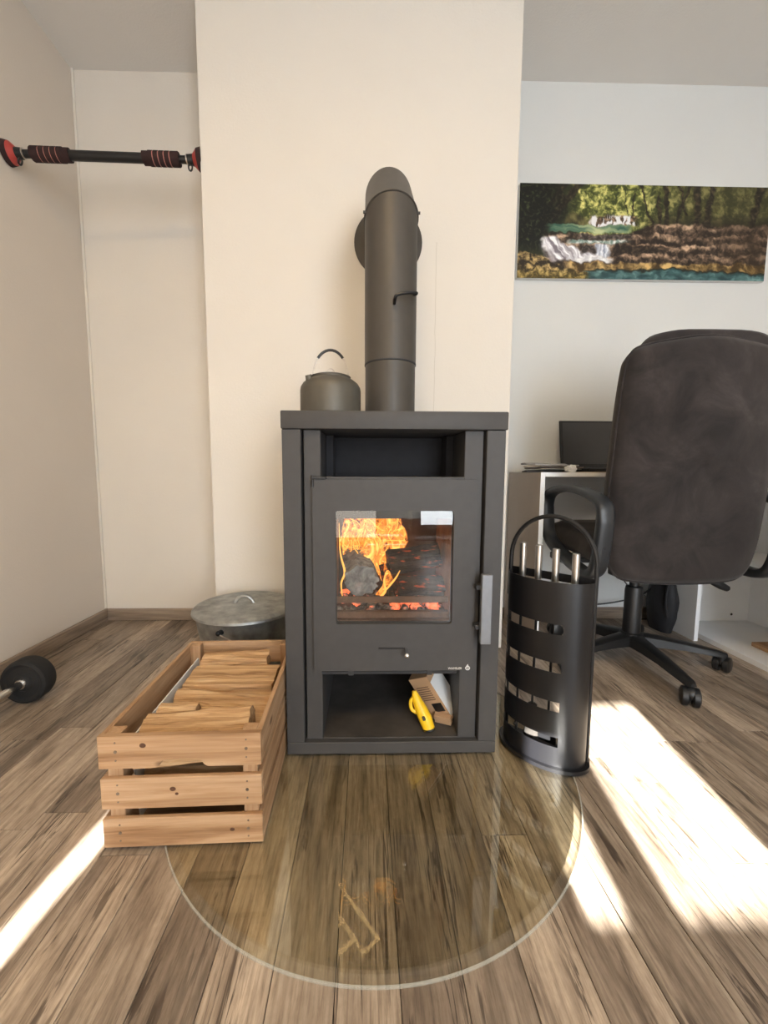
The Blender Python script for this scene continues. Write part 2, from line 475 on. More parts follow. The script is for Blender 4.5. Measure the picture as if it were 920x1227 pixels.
def curtain(name, x0, x1, z0, z1, y, mat, label, n=60, amp=0.018, waves=9, ph=0.0):
    mb = MB(); pts = []; fc = []
    for j in range(2):
        for i in range(n + 1):
            t = i / n
            pts.append((x0 + (x1 - x0) * t, y + amp * math.sin(2 * PI * waves * t + ph) * (0.6 if j else 1.0), z1 if j else z0))
    for i in range(n): fc.append((i, i + 1, n + 2 + i, n + 1 + i))
    mb.poly(pts, fc)
    o = single(name, mb, mat, label, 'curtain', ((x0 + x1) / 2, y, z0))
    md = o.modifiers.new('thickness', 'SOLIDIFY'); md.thickness = 0.0015
    return o
CURT = cloth_mat('cream_sun_mask', (0.70, 0.68, 0.64, 1), 0.12)
SHEER = cloth_mat('white_sheer', (0.8, 0.82, 0.85, 1), 0.14)
curtain('window_sun_mask', -0.90, 0.0, 0.03, 2.2, REAR + 0.07, CURT, 'unseen cream curtain added to narrow the sunlight through the window')  # added to leave only narrow gaps for the sun strips
curtain('lower_sun_mask', -0.10, 0.46, 0.08, 1.023, REAR + 0.03, SHEER, 'unseen white half curtain added to cut the sun patches short', 50, 0.004, 8)  # added so the sun patches end before the near floor
curtain('balcony_sun_mask', 0.50, 1.70, 0.06, 2.2, REAR + 0.07, SHEER, 'unseen white curtain added to keep sun out of the balcony door', 80, 0.02, 13)  # added to stop direct sun through the door
rod = single('curtain_rod', MB().cyl((-1.1, REAR + 0.07, 2.215), (1.8, REAR + 0.07, 2.215), 0.011, n=12), STEEL,
             'steel curtain rod above the window and balcony door', 'rod', (0.3, REAR + 0.07, 2.215))

# ceiling lamp: crossing rectangular LED loops (its reflection shows in the glass floor plate)
LED = emit_mat('warm_led', (1.0, 0.70, 0.36, 1), 200.0)
lamp = thing('ceiling_lamp', 'ceiling lamp of crossing rectangular warm LED loops', 'lamp', (-0.2, -0.55, ZC), world=True)
dv = Vector((-0.629, -0.777, 0)); pv = Vector((-0.777, 0.629, 0))
def led_loop(p, d, q, L, Wd, z):
    p = Vector((p[0], p[1], z))
    path = [p, p + d * L, p + d * L + q * Wd, p + q * Wd]
    mb = MB(); fr = MB()
    for i in range(4):
        a, b = path[i], path[(i + 1) % 4]
        t = (b - a).normalized(); s = Vector((-t.y, t.x, 0)) * 0.012
        a2, b2 = a - t * 0.007, b + t * 0.007
        mb.prism([a2 - s, b2 - s, b2 + s, a2 + s], (0, 0, 0.004))
        fr.prism([a2 - s * 1.2 + Vector((0, 0, 0.004)), b2 - s * 1.2 + Vector((0, 0, 0.004)), b2 + s * 1.2 + Vector((0, 0, 0.004)), a2 + s * 1.2 + Vector((0, 0, 0.004))], (0, 0, 0.02))
    f = obj('loop_frame', fr, STEEL_H, lamp)
    obj('led_strip', mb, LED, f)
led_loop((0.084, -0.451), dv, pv, 0.46, 0.125, 2.40)
led_loop((-0.078, -0.426), pv, dv, 0.36, 0.135, 2.37)
obj('canopy', MB().box(-0.32, -0.12, -0.66, -0.58, ZC - 0.035, ZC, 0.004), STEEL_H, lamp)
for a_ in ((-0.26, -0.62), (-0.17, -0.63)): obj('stem', MB().cyl((*a_, 2.39), (*a_, ZC - 0.03), 0.006, n=10), STEEL_H, lamp)

# ------------------------------------------------------------------ glass floor plate
GC, GR, GZ = Vector((0.02, 0.99, 0)), 0.497, 0.008
GLASS_P = glass_mat('hearth_glass', (0.985, 0.975, 0.94, 1), 1.0, 1.55)
plate = thing('hearth_glass_plate', 'round clear glass hearth plate with a shiny rim under the stove', 'glass plate', (GC.x, GC.y, 0))
obj('glass_disc', MB().lathe([(GR - 0.018, 0.0006), (GR - 0.018, GZ)], (0, 0, 0), 160), GLASS_P, plate, smooth=0)
obj('polished_rim', MB().lathe([(GR - 0.0175, 0.0006), (GR - 0.003, 0.0006), (GR - 0.003, 0.0040), (GR - 0.0175, GZ)], (0, 0, 0), 160), glass_mat('bevel_glass', (0.97, 0.97, 0.93, 1), 1.0, 1.55), plate, smooth=12, label='sloping polished glass edge')
rim_nt = NT('rim_highlight_glass'); sset(rim_nt, 0.15, 0, 0.6)
rim_nt.b.inputs['Base Color'].default_value = (0.62, 0.62, 0.55, 1)  # bright rim highlight put into the edge colour
rim_nt.b.inputs['Alpha'].default_value = 0.30
obj('rim_highlight_edge', MB().rings([[(r * math.cos(2 * PI * k / 160), r * math.sin(2 * PI * k / 160), z) for k in range(160)] for r, z in ((GR - 0.0029, 0.0006), (GR, 0.0006), (GR, 0.0036), (GR - 0.0029, 0.0040))], closed=True), rim_nt.m, plate, smooth=12, label='pale glass edge with the rim highlight in its colour')

# ------------------------------------------------------------------ stove
SX0, SX1, SY0, SY1 = -0.203, 0.337, 0.96, 1.335
stove = thing('wood_stove', 'dark grey steel wood stove with a lit fire behind its glass door', 'stove', (0.067, 1.15, GZ), world=True)
obj('base_plinth', MB().box(SX0, SX1, SY0, SY1, GZ, 0.040, 0.0015), STOVE, stove)
obj('top_plate', MB().box(SX0 - 0.002, SX1 + 0.004, SY0 - 0.004, SY1, 0.838, 0.881, 0.003, 2), STOVE, stove)
obj('side_panel', MB().box(SX0, -0.158, SY0, SY1, 0.0405, 0.8375, 0.0015), STOVE, stove)
obj('side_panel', MB().box(0.291, SX1, SY0, SY1, 0.0405, 0.8375, 0.0015), STOVE, stove)
for a, b in ((-0.1535, -0.112), (0.241, 0.287)):
    obj('inner_post', MB().box(a, b, SY0 + 0.014, SY1 - 0.02, 0.0405, 0.8375, 0.0015), STOVE, stove)
obj('back_panel', MB().box(-0.16, 0.29, SY1 - 0.02, SY1 - 0.005, 0.0405, 0.8375), STOVE_D, stove)
nb = MB().box(-0.112, 0.241, 1.18, 1.19, 0.7255, 0.8375)
nb.box(-0.111, -0.092, 1.10, 1.18, 0.7255, 0.837).box(0.221, 0.240, 1.10, 1.18, 0.7255, 0.837)
obj('warming_niche', nb, plain('niche_black', srgb(30, 30, 34), 0.85, 0, 0.2), stove, label='dark open niche below the top plate')
obj('firebox_roof', MB().box(-0.112, 0.241, 0.972, 1.314, 0.690, 0.725, 0.001), STOVE, stove)
obj('firebox_bottom', MB().box(-0.112, 0.241, 0.99, 1.314, 0.222, 0.240), STOVE_D, stove)
obj('wood_shelf_floor', MB().box(-0.157, 0.290, 0.975, 1.314, 0.0405, 0.044), plain('dusty_shelf', srgb(62, 58, 55), 0.75, 0, 0.45, 9), stove)
# door
door = obj('door', MB().ring_plate([(x, SY0 - 0.004, z) for x, z in rrect(-0.131, 0.271, 0.235, 0.718, 0.002)],
                                   [(x, SY0 - 0.004, z) for x, z in rrect(-0.0755, 0.2145, 0.357, 0.642, 0.007)], (0, 0.016, 0)), STOVE, stove)
GLASS_S = glass_mat('stove_glass', (0.97, 0.95, 0.92, 1), 1.0, 1.43)
obj('door_glass', MB().box(-0.079, 0.218, SY0 + 0.003, SY0 + 0.007, 0.353, 0.646), GLASS_S, door)
obj('gasket', MB().ring_plate([(x, SY0 + 0.0075, z) for x, z in rrect(-0.1, 0.238, 0.33, 0.67, 0.004)],
                              [(x, SY0 + 0.0075, z) for x, z in rrect(-0.0735, 0.2125, 0.360, 0.622, 0.006)], (0, 0.006, 0)), BLACK, door)
hb = MB().box(0.2775, 0.3035, SY0 - 0.040, SY0 - 0.026, 0.319, 0.492, 0.0015)
hnd = obj('door_handle', hb, STEEL_H, door, label='brushed steel bar handle')
for za in (0.452, 0.352): obj('handle_stem', MB().box(0.268, 0.290, SY0 - 0.027, SY0 - 0.0035, za, za + 0.010), STOVE_D, hnd)
sl = obj('air_slot', MB().box(0.031, 0.098, SY0 - 0.0055, SY0 - 0.003, 0.2925, 0.2968, 0.0005), BLACK, door)
obj('air_knob', MB().cyl((0.100, SY0 - 0.03, 0.288), (0.100, SY0 - 0.005, 0.292), 0.0055, 0.0045, 16).ball((0.100, SY0 - 0.03, 0.288), 0.0072), CHROME, sl)
obj('hinge', MB().box(-0.134, -0.098, SY0 - 0.008, SY0 + 0.012, 0.7185, 0.7245, 0.001).cyl((-0.130, SY0 - 0.002, 0.700), (-0.130, SY0 - 0.002, 0.727), 0.004, n=12), BLACK, stove)
al = obj('ash_lip', MB().box(-0.112, 0.232, SY0 + 0.002, SY0 + 0.03, 0.224, 0.231), STOVE_D, stove)
for a_ in (-0.045, 0.155): obj('lip_tab', MB().box(a_, a_ + 0.013, SY0 - 0.001, SY0 + 0.01, 0.222, 0.2345), STOVE_D, al)
# lettering and emblem on the door
def text_mesh(txt, size, depth):
    cu = bpy.data.curves.new('txt', 'FONT'); cu.body = txt; cu.size = size; cu.extrude = depth
    o = bpy.data.objects.new('txt', cu); COL.objects.link(o)
    bpy.context.view_layer.update()
    me = bpy.data.meshes.new_from_object(o.evaluated_get(bpy.context.evaluated_depsgraph_get()))
    bpy.data.objects.remove(o)
    return me
LOGO = plain('silver_print', (0.7, 0.7, 0.68, 1), 0.4)
me = text_mesh('WAMSLER', 0.0078, 0.0002); me.name = 'lettering'; me.materials.append(LOGO)
lo = bpy.data.objects.new('lettering', me); COL.objects.link(lo); lo.parent = door
lo.rotation_euler = (PI / 2, 0, 0); lo.location = Vector((0.2075, SY0 - 0.0045, 0.2385)) - SHIFT[stove.name]
em = MB().tube([(0.2575 + 0.0050 * math.cos(a * PI / 9), SY0 - 0.0045, 0.2415 + 0.0042 * math.sin(a * PI / 9)) for a in range(18)], 0.0014, 6, True)
em.tube([(0.2575 - 0.003, SY0 - 0.0045, 0.2445), (0.2575 - 0.001, SY0 - 0.0045, 0.2485), (0.2588, SY0 - 0.0045, 0.2515)], [0.0014, 0.0017, 0.0006], 6)
em.tube([(0.2605, SY0 - 0.0045, 0.2445), (0.2590, SY0 - 0.0045, 0.2480)], [0.0014, 0.0008], 6)
em.ball((0.2575, SY0 - 0.0045, 0.2415), 0.0014)
obj('emblem', em, LOGO, door)
# fire chamber
obj('side_brick', MB().box(-0.112, -0.086, 0.985, 1.235, 0.345, 0.69), BRICK, stove)
obj('side_brick', MB().box(0.216, 0.241, 0.985, 1.235, 0.345, 0.69), BRICK, stove)
obj('rear_brick', MB().box(-0.112, 0.065, 1.205, 1.235, 0.345, 0.69, 0.002), SOOT, stove)
obj('rear_brick', MB().box(0.0655, 0.241, 1.205, 1.235, 0.345, 0.69, 0.002), SOOT, stove)
obj('baffle', MB().box(-0.112, 0.241, 1.0, 1.22, 0.655, 0.668), SOOT, stove)
obj('hearth_brick', MB().box(-0.112, 0.241, 0.972, 1.235, 0.335, 0.362), SOOT, stove)
obj('front_ledge', MB().box(-0.08, 0.214, 0.985, 1.005, 0.362, 0.378, 0.002), GUARD, stove)
obj('log_guard', MB().box(-0.084, 0.214, 1.004, 1.010, 0.396, 0.413, 0.001), GUARD, stove)

# fire: glowing embers, burning logs, flames
def ember_mat():
    nt = NT('ember_bed'); sset(nt, 0.95)
    v = nt.coord('Object'); f = nt.noise(v, 45, 3)
    nt.l(nt.ramp(f, [(0.4, srgb(40, 36, 34)), (0.6, srgb(150, 140, 132))]), nt.b.inputs['Base Color'])
    f2 = nt.noise(v, 22, 3)
    nt.l(nt.ramp(f2, [(0.50, (0, 0, 0, 1)), (0.60, (1.0, 0.16, 0.05, 1))]), nt.b.inputs['Emission Color'])
    nt.b.inputs['Emission Strength'].default_value = 1.6
    return nt.m
EMB = ember_mat()
rnd = random.Random(3)
mb = MB()
for i in range(150):
    c = (rnd.uniform(-0.078, 0.208), rnd.uniform(1.012, 1.19), 0.366 + rnd.uniform(0, 0.012))
    mb.ball(c, rnd.uniform(0.006, 0.013), rnd.uniform(0.7, 1.3), rnd.uniform(0.7, 1.2), rnd.uniform(0.5, 0.9), 7, 4)
single('ember_bed', mb, EMB, 'bed of glowing embers and grey ash below the burning logs', 'embers', (0.065, 1.1, 0.362), kind='stuff', smooth=0)
def char_mat(name, a, b, glow):
    nt = NT(name); sset(nt, 0.9)
    v = nt.coord('Object', (1, 1, 1)); f = nt.noise(v, 38, 5, 0.6, 0.5)
    nt.l(nt.ramp(f, [(0.35, a), (0.7, b)]), nt.b.inputs['Base Color'])
    f2 = nt.noise(nt.coord('Object', (14, 50, 50)), 1.6, 2)
    nt.l(nt.ramp(f2, [(0.60, (0, 0, 0, 1)), (0.72, (1.0, 0.12, 0.02, 1))]), nt.b.inputs['Emission Color'])
    nt.b.inputs['Emission Strength'].default_value = glow
    nt.bump(f, 0.9, 0.006)
    return nt.m
CHAR = char_mat('charred_wood', srgb(10, 8, 7), srgb(56, 42, 34), 0.5)
ASHY = char_mat('ash_grey_wood', srgb(70, 74, 80), srgb(140, 146, 152), 0.05)
def log_mesh(p0, p1, sec, seed, n=14, jag=0.004, spin=0.0):
    """split log between p0 and p1; sec = polygon in the cross plane [(u, v)...]"""
    p0, p1 = Vector(p0), Vector(p1)
    t = (p1 - p0).normalized()
    u = t.cross(Vector((0, 0, 1)))
    u = u.normalized() if u.length > 1e-3 else Vector((1, 0, 0))
    v = u.cross(t)
    P = []
    m = len(sec)
    for i in range(m):
        a, b = sec[i], sec[(i + 1) % m]
        for k in range(7):
            s = k / 7; P.append((a[0] + (b[0] - a[0]) * s, a[1] + (b[1] - a[1]) * s))
    out = []
    L = (p1 - p0).length
    for i in range(n + 1):
        ring = []
        for j, (a, b) in enumerate(P):
            q = Vector((a * 95 + seed * 7.3, b * 95, i / n * L * 7))
            d = mnoise.noise(q) * jag + mnoise.noise(q * 2.7) * jag * 0.7
            s = 1 + d / max(0.01, math.hypot(a, b))
            e = mnoise.noise(Vector((a * 40, b * 40, seed * 3.1))) * 0.006 if i in (0, n) else 0
            ring.append(p0 + t * (L * i / n + e) + u * (a * s) + v * (b * s))
        out.append(ring)
    mb = MB().rings(out)
    return mb
def rnd_sec(r, k, seed, sq=1.0):
    rr = random.Random(seed)
    return [(r * rr.uniform(0.85, 1.1) * math.cos(2 * PI * i / k), sq * r * rr.uniform(0.85, 1.1) * math.sin(2 * PI * i / k)) for i in range(k)]
def fire_log(p0, p1, sec, seed, mat, label, jag=0.006):
    return single('burning_log', log_mesh(p0, p1, sec, seed, 18, jag), mat, label, 'log', p0, 'logs burning in the stove')
fire_log((-0.012, 1.035, 0.445), (-0.032, 1.19, 0.470), rnd_sec(0.050, 7, 1), 1, ASHY, 'ash-grey burning log seen end-on at the left of the fire')
fire_log((0.062, 1.085, 0.485), (0.205, 1.10, 0.505), rnd_sec(0.036, 7, 4), 2, CHAR, 'black charred log lying across the top right of the fire', 0.008)
fire_log((0.085, 1.035, 0.430), (0.208, 1.05, 0.422), rnd_sec(0.028, 6, 5), 3, CHAR, 'charred log chunk low at the right of the fire', 0.007)
fire_log((0.068, 1.05, 0.385), (0.050, 1.09, 0.475), rnd_sec(0.017, 5, 6), 4, CHAR, 'thin charred stick standing upright in the middle of the fire', 0.005)
def flame_mat(name, c0, c1, c2, s, thr, scale):
    nt = NT(name); nt.t.nodes.remove(nt.b)
    v = nt.coord('Object', (1, 1, 0.6))
    f = nt.noise(v, scale, 6, 0.6, 2.8)
    col = nt.ramp(f, [(thr - 0.06, c0), (thr + 0.03, c1), (thr + 0.12, c2)])
    a = nt.ramp(f, [(thr - 0.08, (0, 0, 0, 1)), (thr + 0.06, (1, 1, 1, 1))])
    e = nt.n('ShaderNodeEmission'); e.inputs[1].default_value = s; nt.l(col, e.inputs[0])
    tr = nt.n('ShaderNodeBsdfTransparent'); mx = nt.n('ShaderNodeMixShader')
    nt.l(a, mx.inputs[0]); nt.l(tr.outputs[0], mx.inputs[1]); nt.l(e.outputs[0], mx.inputs[2])
    nt.l(mx.outputs[0], nt.out.inputs[0])
    return nt.m
FLA = flame_mat('flame_body', (0.75, 0.14, 0.02, 1), (1.0, 0.32, 0.04, 1), (1.0, 0.66, 0.16, 1), 1.6, 0.50, 22)
FLB = emit_mat('flame_wisp', (1.0, 0.48, 0.10, 1), 1.7)
fl = thing('fire_flames', 'orange and yellow flames licking up behind the stove glass', 'flame', (0.03, 1.12, 0.40), world=True)
rnd = random.Random(11)
def tongue(x, y, z0, z1, r, lean, seed, mat, nm):
    out = []
    N, K = 16, 14
    for i in range(N + 1):
        t = i / N
        rad = max(r * (math.sin(PI * min(1, (t * 0.92 + 0.08)) ** 0.8)) * (1 - 0.35 * t), 0.0008)
        cx = x + lean * t + 0.014 * math.sin(seed + 5 * t); cy = y + 0.012 * math.cos(seed * 2 + 4 * t)
        ring = []
        for k in range(K):
            a = 2 * PI * k / K
            p = Vector((math.cos(a), math.sin(a), t * 3))
            d = 1 + 0.45 * mnoise.noise(p * 1.7 + Vector((seed * 5, 0, 0)))
            ring.append((cx + rad * d * math.cos(a), cy + rad * 0.55 * d * math.sin(a), z0 + (z1 - z0) * t))
        out.append(ring)
    obj(nm, MB().rings(out), mat, fl)
for args in ((0.030, 1.16, 0.47, 0.652, 0.075, 0.035, 1), (0.075, 1.165, 0.50, 0.66, 0.046, 0.02, 2), (-0.030, 1.165, 0.48, 0.65, 0.048, 0.02, 3),
             (0.005, 1.14, 0.43, 0.61, 0.036, 0.03, 4), (0.06, 1.135, 0.44, 0.62, 0.036, 0.02, 5), (-0.055, 1.175, 0.43, 0.64, 0.030, 0.015, 7), (0.045, 1.12, 0.42, 0.56, 0.026, 0.01, 8), (0.035, 1.05, 0.40, 0.50, 0.014, 0.03, 6)):
    tongue(*args, FLA, 'flame_tongue')
for i in range(16):
    x0 = rnd.uniform(-0.055, 0.085); z0 = rnd.uniform(0.47, 0.57); y0 = rnd.uniform(1.10, 1.15)
    P = [Vector((x0, y0, z0))]
    a = rnd.uniform(0.6, 2.4)
    for k in range(7):
        a += rnd.uniform(-0.75, 0.75)
        P.append(P[-1] + Vector((math.cos(a) * 0.016, rnd.uniform(-0.004, 0.004), max(-0.004, math.sin(a)) * 0.016)))
    P = [Vector((min(0.11, max(-0.07, p.x)), p.y, min(0.645, p.z))) for p in P]
    path = smooth_path(P, 4)
    n = len(path)
    obj('flame_wisp', MB().tube(path, [0.0004 + 0.0011 * math.sin(PI * j / (n - 1)) for j in range(n)], 6), FLB, fl)
for P in (((-0.062, 1.02, 0.40), (-0.067, 1.03, 0.44), (-0.058, 1.04, 0.47), (-0.07, 1.05, 0.52), (-0.074, 1.06, 0.60)),
          ((0.032, 1.015, 0.405), (0.055, 1.02, 0.43), (0.078, 1.03, 0.455), (0.09, 1.035, 0.475)),
          ((0.026, 1.02, 0.40), (0.05, 1.02, 0.42), (0.047, 1.02, 0.45), (0.052, 1.02, 0.475))):
    path = smooth_path(P, 5); n = len(path)
    obj('flame_wisp', MB().tube(path, [0.0005 + 0.0022 * math.sin(PI * (j + 0.5) / n) for j in range(n)], 8), FLB, fl)

# ------------------------------------------------------------------ flue pipe
PX, PY, PR = 0.069, 1.20, 0.075
flue = thing('flue_pipe', 'dark grey stove pipe with an elbow running into the chimney wall', 'stove pipe', (PX, PY, 0.881), world=True)
N = 48
def miter_tube(cs, dirs, r):
    """rings cut on mitre planes; cs centre points, dirs (axis, plane normal)"""
    out = []
    for c, (ax, nrm) in zip(cs, dirs):
        ring = []
        for k in range(N):
            a = 2 * PI * k / N
            # point on the cylinder about axis ax, slid along ax onto the plane
            ex = Vector((1, 0, 0)); ey = Vector(ax).cross(ex)
            p = Vector(c) + r * (math.cos(a) * ex + math.sin(a) * ey)
            d = (Vector(c) - p).dot(Vector(nrm)) / Vector(ax).dot(Vector(nrm))
            ring.append(p + Vector(ax) * d)
        out.append(ring)
    return MB().rings(out, False, False)
Zv = Vector((0, 0, 1)); Yv = Vector((0, 1, 0)); Dv = (Zv + Yv).normalized()
m1 = (Zv + Dv).normalized(); m2 = (Dv + Yv).normalized()
pA, pB = Vector((PX, PY, 1.452)), Vector((PX, PY + 0.16, 1.612))
lower = obj('pipe_section', MB().lathe([(0.0735, 0.8815), (0.0735, 1.052)], (PX, PY, 0), N), PIPE, flue)
obj('pipe_section', miter_tube([(PX, PY, 1.050), pA], [(Zv, Zv), (Zv, m1)], PR), PIPE, flue)
obj('elbow_segment', miter_tube([pA, pB], [(Dv, m1), (Dv, m2)], PR), PIPE, flue)
obj('wall_section', miter_tube([pB, Vector((PX, YC - 0.001, 1.612))], [(Yv, m2), (Yv, Yv)], PR), PIPE, flue)
seam = []
for k in range(N):
    a = 2 * PI * k / N
    p = pA + (PR + 0.001) * (math.cos(a) * Vector((1, 0, 0)) + math.sin(a) * Vector((0, 1, 0)))
    d = (pA - p).dot(m1) / Zv.dot(m1); seam.append(p + Zv * d)
obj('elbow_seam', MB().tube(seam, 0.0022, 8, True).tube([Vector((PX - 0.080, PY - 0.02, 1.4605)), Vector((PX - 0.070, PY - 0.02, 1.4605))], 0.004, 8).tube([Vector((PX + 0.070, PY - 0.02, 1.4605)), Vector((PX + 0.080, PY - 0.02, 1.4605))], 0.004, 8), PIPE, flue)
obj('joint_ring', MB().lathe([(0.0742, 1.047), (0.0756, 1.048), (0.0756, 1.0515), (0.0742, 1.0525)], (PX, PY, 0), N), STOVE_D, flue)
ax = Matrix.Rotation(math.radians(90), 3, 'X')
obj('wall_rosette', MB().lathe([(0.0755, 0.001), (0.13, 0.001), (0.13, 0.006), (0.124, 0.010), (0.0755, 0.010)], (PX + 0.012, YC, 1.612), 56, axis=ax), PIPE, flue)
hp = smooth_path([(0.075, 1.127, 1.195), (0.075, 1.105, 1.198), (0.080, 1.099, 1.206), (0.105, 1.099, 1.212), (0.130, 1.104, 1.214), (0.133, 1.112, 1.215), (0.133, 1.16, 1.234)], 6)
obj('damper_handle', MB().tube(hp, 0.0042, 10), BLACK, flue)

# ------------------------------------------------------------------ kettle
kx, ky, kz = -0.0965, 1.085, 0.882
ket = thing('camping_kettle', 'small grey camping kettle with a bail handle on the stove top', 'kettle', (kx, ky, kz))
obj('kettle_body', MB().lathe([(0.0001, 0.001), (0.076, 0.0), (0.0795, 0.004), (0.0805, 0.010), (0.0805, 0.068), (0.079, 0.077), (0.073, 0.087), (0.062, 0.0955), (0.052, 0.100), (0.052, 0.104), (0.049, 0.104)], (0, 0, 0), 48), KETTLE, ket)
lid = obj('kettle_lid', MB().lathe([(0.0001, 0.1025), (0.047, 0.102), (0.0535, 0.1035), (0.054, 0.1055), (0.045, 0.109), (0.02, 0.1125), (0.0001, 0.113)], (0, 0, 0), 40), KETTLE, ket)
obj('lid_ring', MB().tube([(0.012 * math.cos(a * PI / 10), 0, 0.1115 + 0.017 * math.sin(a * PI / 10)) for a in range(11)], 0.0016, 8), STEEL, lid)
sp = obj('spout', MB().tube([(-0.046, -0.036, 0.078), (-0.050, -0.040, 0.088), (-0.052, -0.043, 0.097), (-0.053, -0.044, 0.101)], [0.014, 0.010, 0.0085, 0.008], 14), KETTLE, ket)
bail = [(0.047 * math.cos(PI * i / 24), 0.0, 0.098 + 0.078 * math.sin(PI * i / 24) ** 0.9) for i in range(25)]
bh = obj('bail_handle', MB().tube(bail, 0.0018, 8), STEEL, ket)
obj('handle_grip', MB().tube(bail[6:19], 0.0036, 10), BLACKP, bh)
for a_ in (-0.051, 0.043): obj('bail_ear', MB().box(a_, a_ + 0.008, -0.004, 0.004, 0.090, 0.106, 0.001), STEEL, ket)

# ------------------------------------------------------------------ things in the wood shelf of the stove
CARD = plain('brown_cardboard', srgb(168, 136, 104), 0.85, 0, 0.08, 15)
box_m = Matrix.Rotation(math.radians(27), 3, 'Y') @ Matrix.Rotation(math.radians(-38), 3, 'Z')
bx = thing('firelighter_carton', 'brown cardboard carton with white label leaning in the stove shelf', 'carton', (0.197, 1.068, 0.113))
bx.rotation_euler = (math.radians(18), math.radians(-26), math.radians(-36))
obj('carton_body', MB().box(-0.031, 0.031, -0.035, 0.035, -0.066, 0.078, 0.0006), CARD, bx)
obj('end_label', MB().box(0.0312, 0.0318, -0.033, 0.033, -0.058, 0.058), PAPER, bx, label='white printed end panel')
fl_ = obj('torn_flap', MB().box(-0.012, 0.034, -0.052, -0.036, -0.064, -0.040, 0.001, rot=Matrix.Rotation(0.4, 3, 'Y')), CARD, bx)
obj('side_label', MB().box(-0.0318, -0.0312, -0.033, 0.02, -0.03, 0.058), PAPER, bx, label='grey-white side label')
pr = MB()
for i in range(7): pr.box(-0.022, 0.018, -0.0358, -0.0352, 0.004 + i * 0.007, 0.0065 + i * 0.007)
obj('printed_lines', pr, plain('brown_print', srgb(98, 74, 54), 0.8), bx)
obj('printed_picture', MB().box(-0.005, 0.026, -0.0358, -0.0352, -0.036, -0.008), BLACKP, bx)
YEL = plain('yellow_plastic', srgb(228, 186, 30), 0.4, 0, 0.06, 10)
yt = thing('yellow_hand_tool', 'yellow plastic tool with looped handle leaning on the carton', 'tool', (0.166, 0.998, 0.0475))
yt.rotation_euler = (math.radians(-14), math.radians(-17), math.radians(0))
obj('tool_body', MB().tube([(0.004, 0, 0.001), (0.002, 0, 0.03), (-0.002, 0, 0.055), (-0.006, 0, 0.085), (-0.006, 0, 0.105)], [0.016, 0.018, 0.0165, 0.012, 0.006], 20), YEL, yt)
obj('loop_handle', MB().tube(smooth_path([(-0.008, 0, 0.092), (-0.022, 0, 0.082), (-0.026, 0, 0.062), (-0.016, 0, 0.050)], 5), 0.005, 10), YEL, yt)
obj('nozzle', MB().cyl((0.004, 0, 0.0), (0.0045, 0, 0.004), 0.017, 0.0172, 20), BLACKP, yt)
obj('switch', MB().box(-0.005, 0.003, -0.020, -0.015, 0.030, 0.042, 0.002), BLACKP, yt)

# ------------------------------------------------------------------ wooden crate with firewood
PINE_C = (srgb(132, 96, 64), srgb(172, 138, 104), srgb(190, 160, 128))
PINE_X = wood_mat('pine_grain_x', 0, *PINE_C)
PINE_Y = wood_mat('pine_grain_y', 1, *PINE_C)
PINE_Z = wood_mat('pine_grain_z', 2, *PINE_C, knots=False)
CRW, CRL, CT = 0.304, 0.432, 0.010
crate = thing('wooden_crate', 'slatted pine crate filled with split firewood left of the stove', 'crate', (-0.506, 0.708, GZ), math.radians(1.6))
ZS = ((0.0, 0.060), (0.080, 0.143), (0.164, 0.229))
KNOT = plain('dark_knot', srgb(84, 54, 34), 0.7, 0, 0.3, 200)
SCREW = plain('screw_zinc', srgb(120, 104, 90), 0.5, 0.6)
for i, (a, b) in enumerate(ZS):
    if i < 2:
        s = obj('slat', MB().box(0, CRW, 0, CT, a, b, 0.0015), PINE_X, crate)
    else:
        pts = [(0, 0, b), (CRW, 0, b), (CRW, 0, a), (0.203, 0, a), (0.196, 0, a + 0.004), (0.190, 0, a + 0.0145), (0.180, 0, a + 0.0165), (0.128, 0, a + 0.0165), (0.118, 0, a + 0.0145), (0.112, 0, a + 0.004), (0.105, 0, a), (0, 0, a)]
        s = obj('slat', MB().prism(pts, (0, CT, 0)), PINE_X, crate, smooth=20, label='top front slat with a hand hole cut in its lower edge')
    for xx in (0.032, CRW - 0.028):
        for zz in (0.25, 0.52, 0.8):
            sc = MB().cyl((xx, -0.0006, a + (b - a) * zz), (xx, 0.004, a + (b - a) * zz), 0.0032 if zz == 0.52 else 0.0018, n=12)
            obj('screw', sc, SCREW, s)
    for kx_, kf, kr in (((0.245, 0.5, 0.004),), ((0.135, 0.62, 0.005), (0.142, 0.46, 0.003)), ((0.083, 0.70, 0.0052),))[i]:
        obj('knot', MB().lathe([(kr, 0.0), (kr * 0.8, 0.0006), (0.0001, 0.0007)], (kx_, 0.0002, a + (b - a) * kf), 14, 1.25, 1.0, axis=Matrix.Rotation(math.radians(90), 3, 'X')), KNOT, s)
    obj('slat', MB().box(0, CRW, CRL - CT, CRL, a, b, 0.0015), PINE_X, crate)
    obj('slat', MB().box(0, CT, CT + 0.001, CRL - CT - 0.001, a, b, 0.0015), PINE_Y, crate)
    obj('slat', MB().box(CRW - CT, CRW, CT + 0.001, CRL - CT - 0.001, a, b, 0.0015), PINE_Y, crate)
for xx in (CT, CRW - CT - 0.028):
    for yy in (CT, CRL - CT - 0.024):
        obj('corner_post', MB().box(xx, xx + 0.028, yy, yy + 0.024, 0.002, 0.2285, 0.001), PINE_Z, crate)
for i in range(4):
    obj('bottom_board', MB().box(CT, CRW - CT, 0.045 + i * 0.09, 0.045 + i * 0.09 + 0.078, 0.002, 0.012, 0.001), PINE_X, crate)
cm = Matrix.Translation(Vector((-0.506, 0.708, GZ))) @ Matrix.Rotation(math.radians(1.6), 4, 'Z')
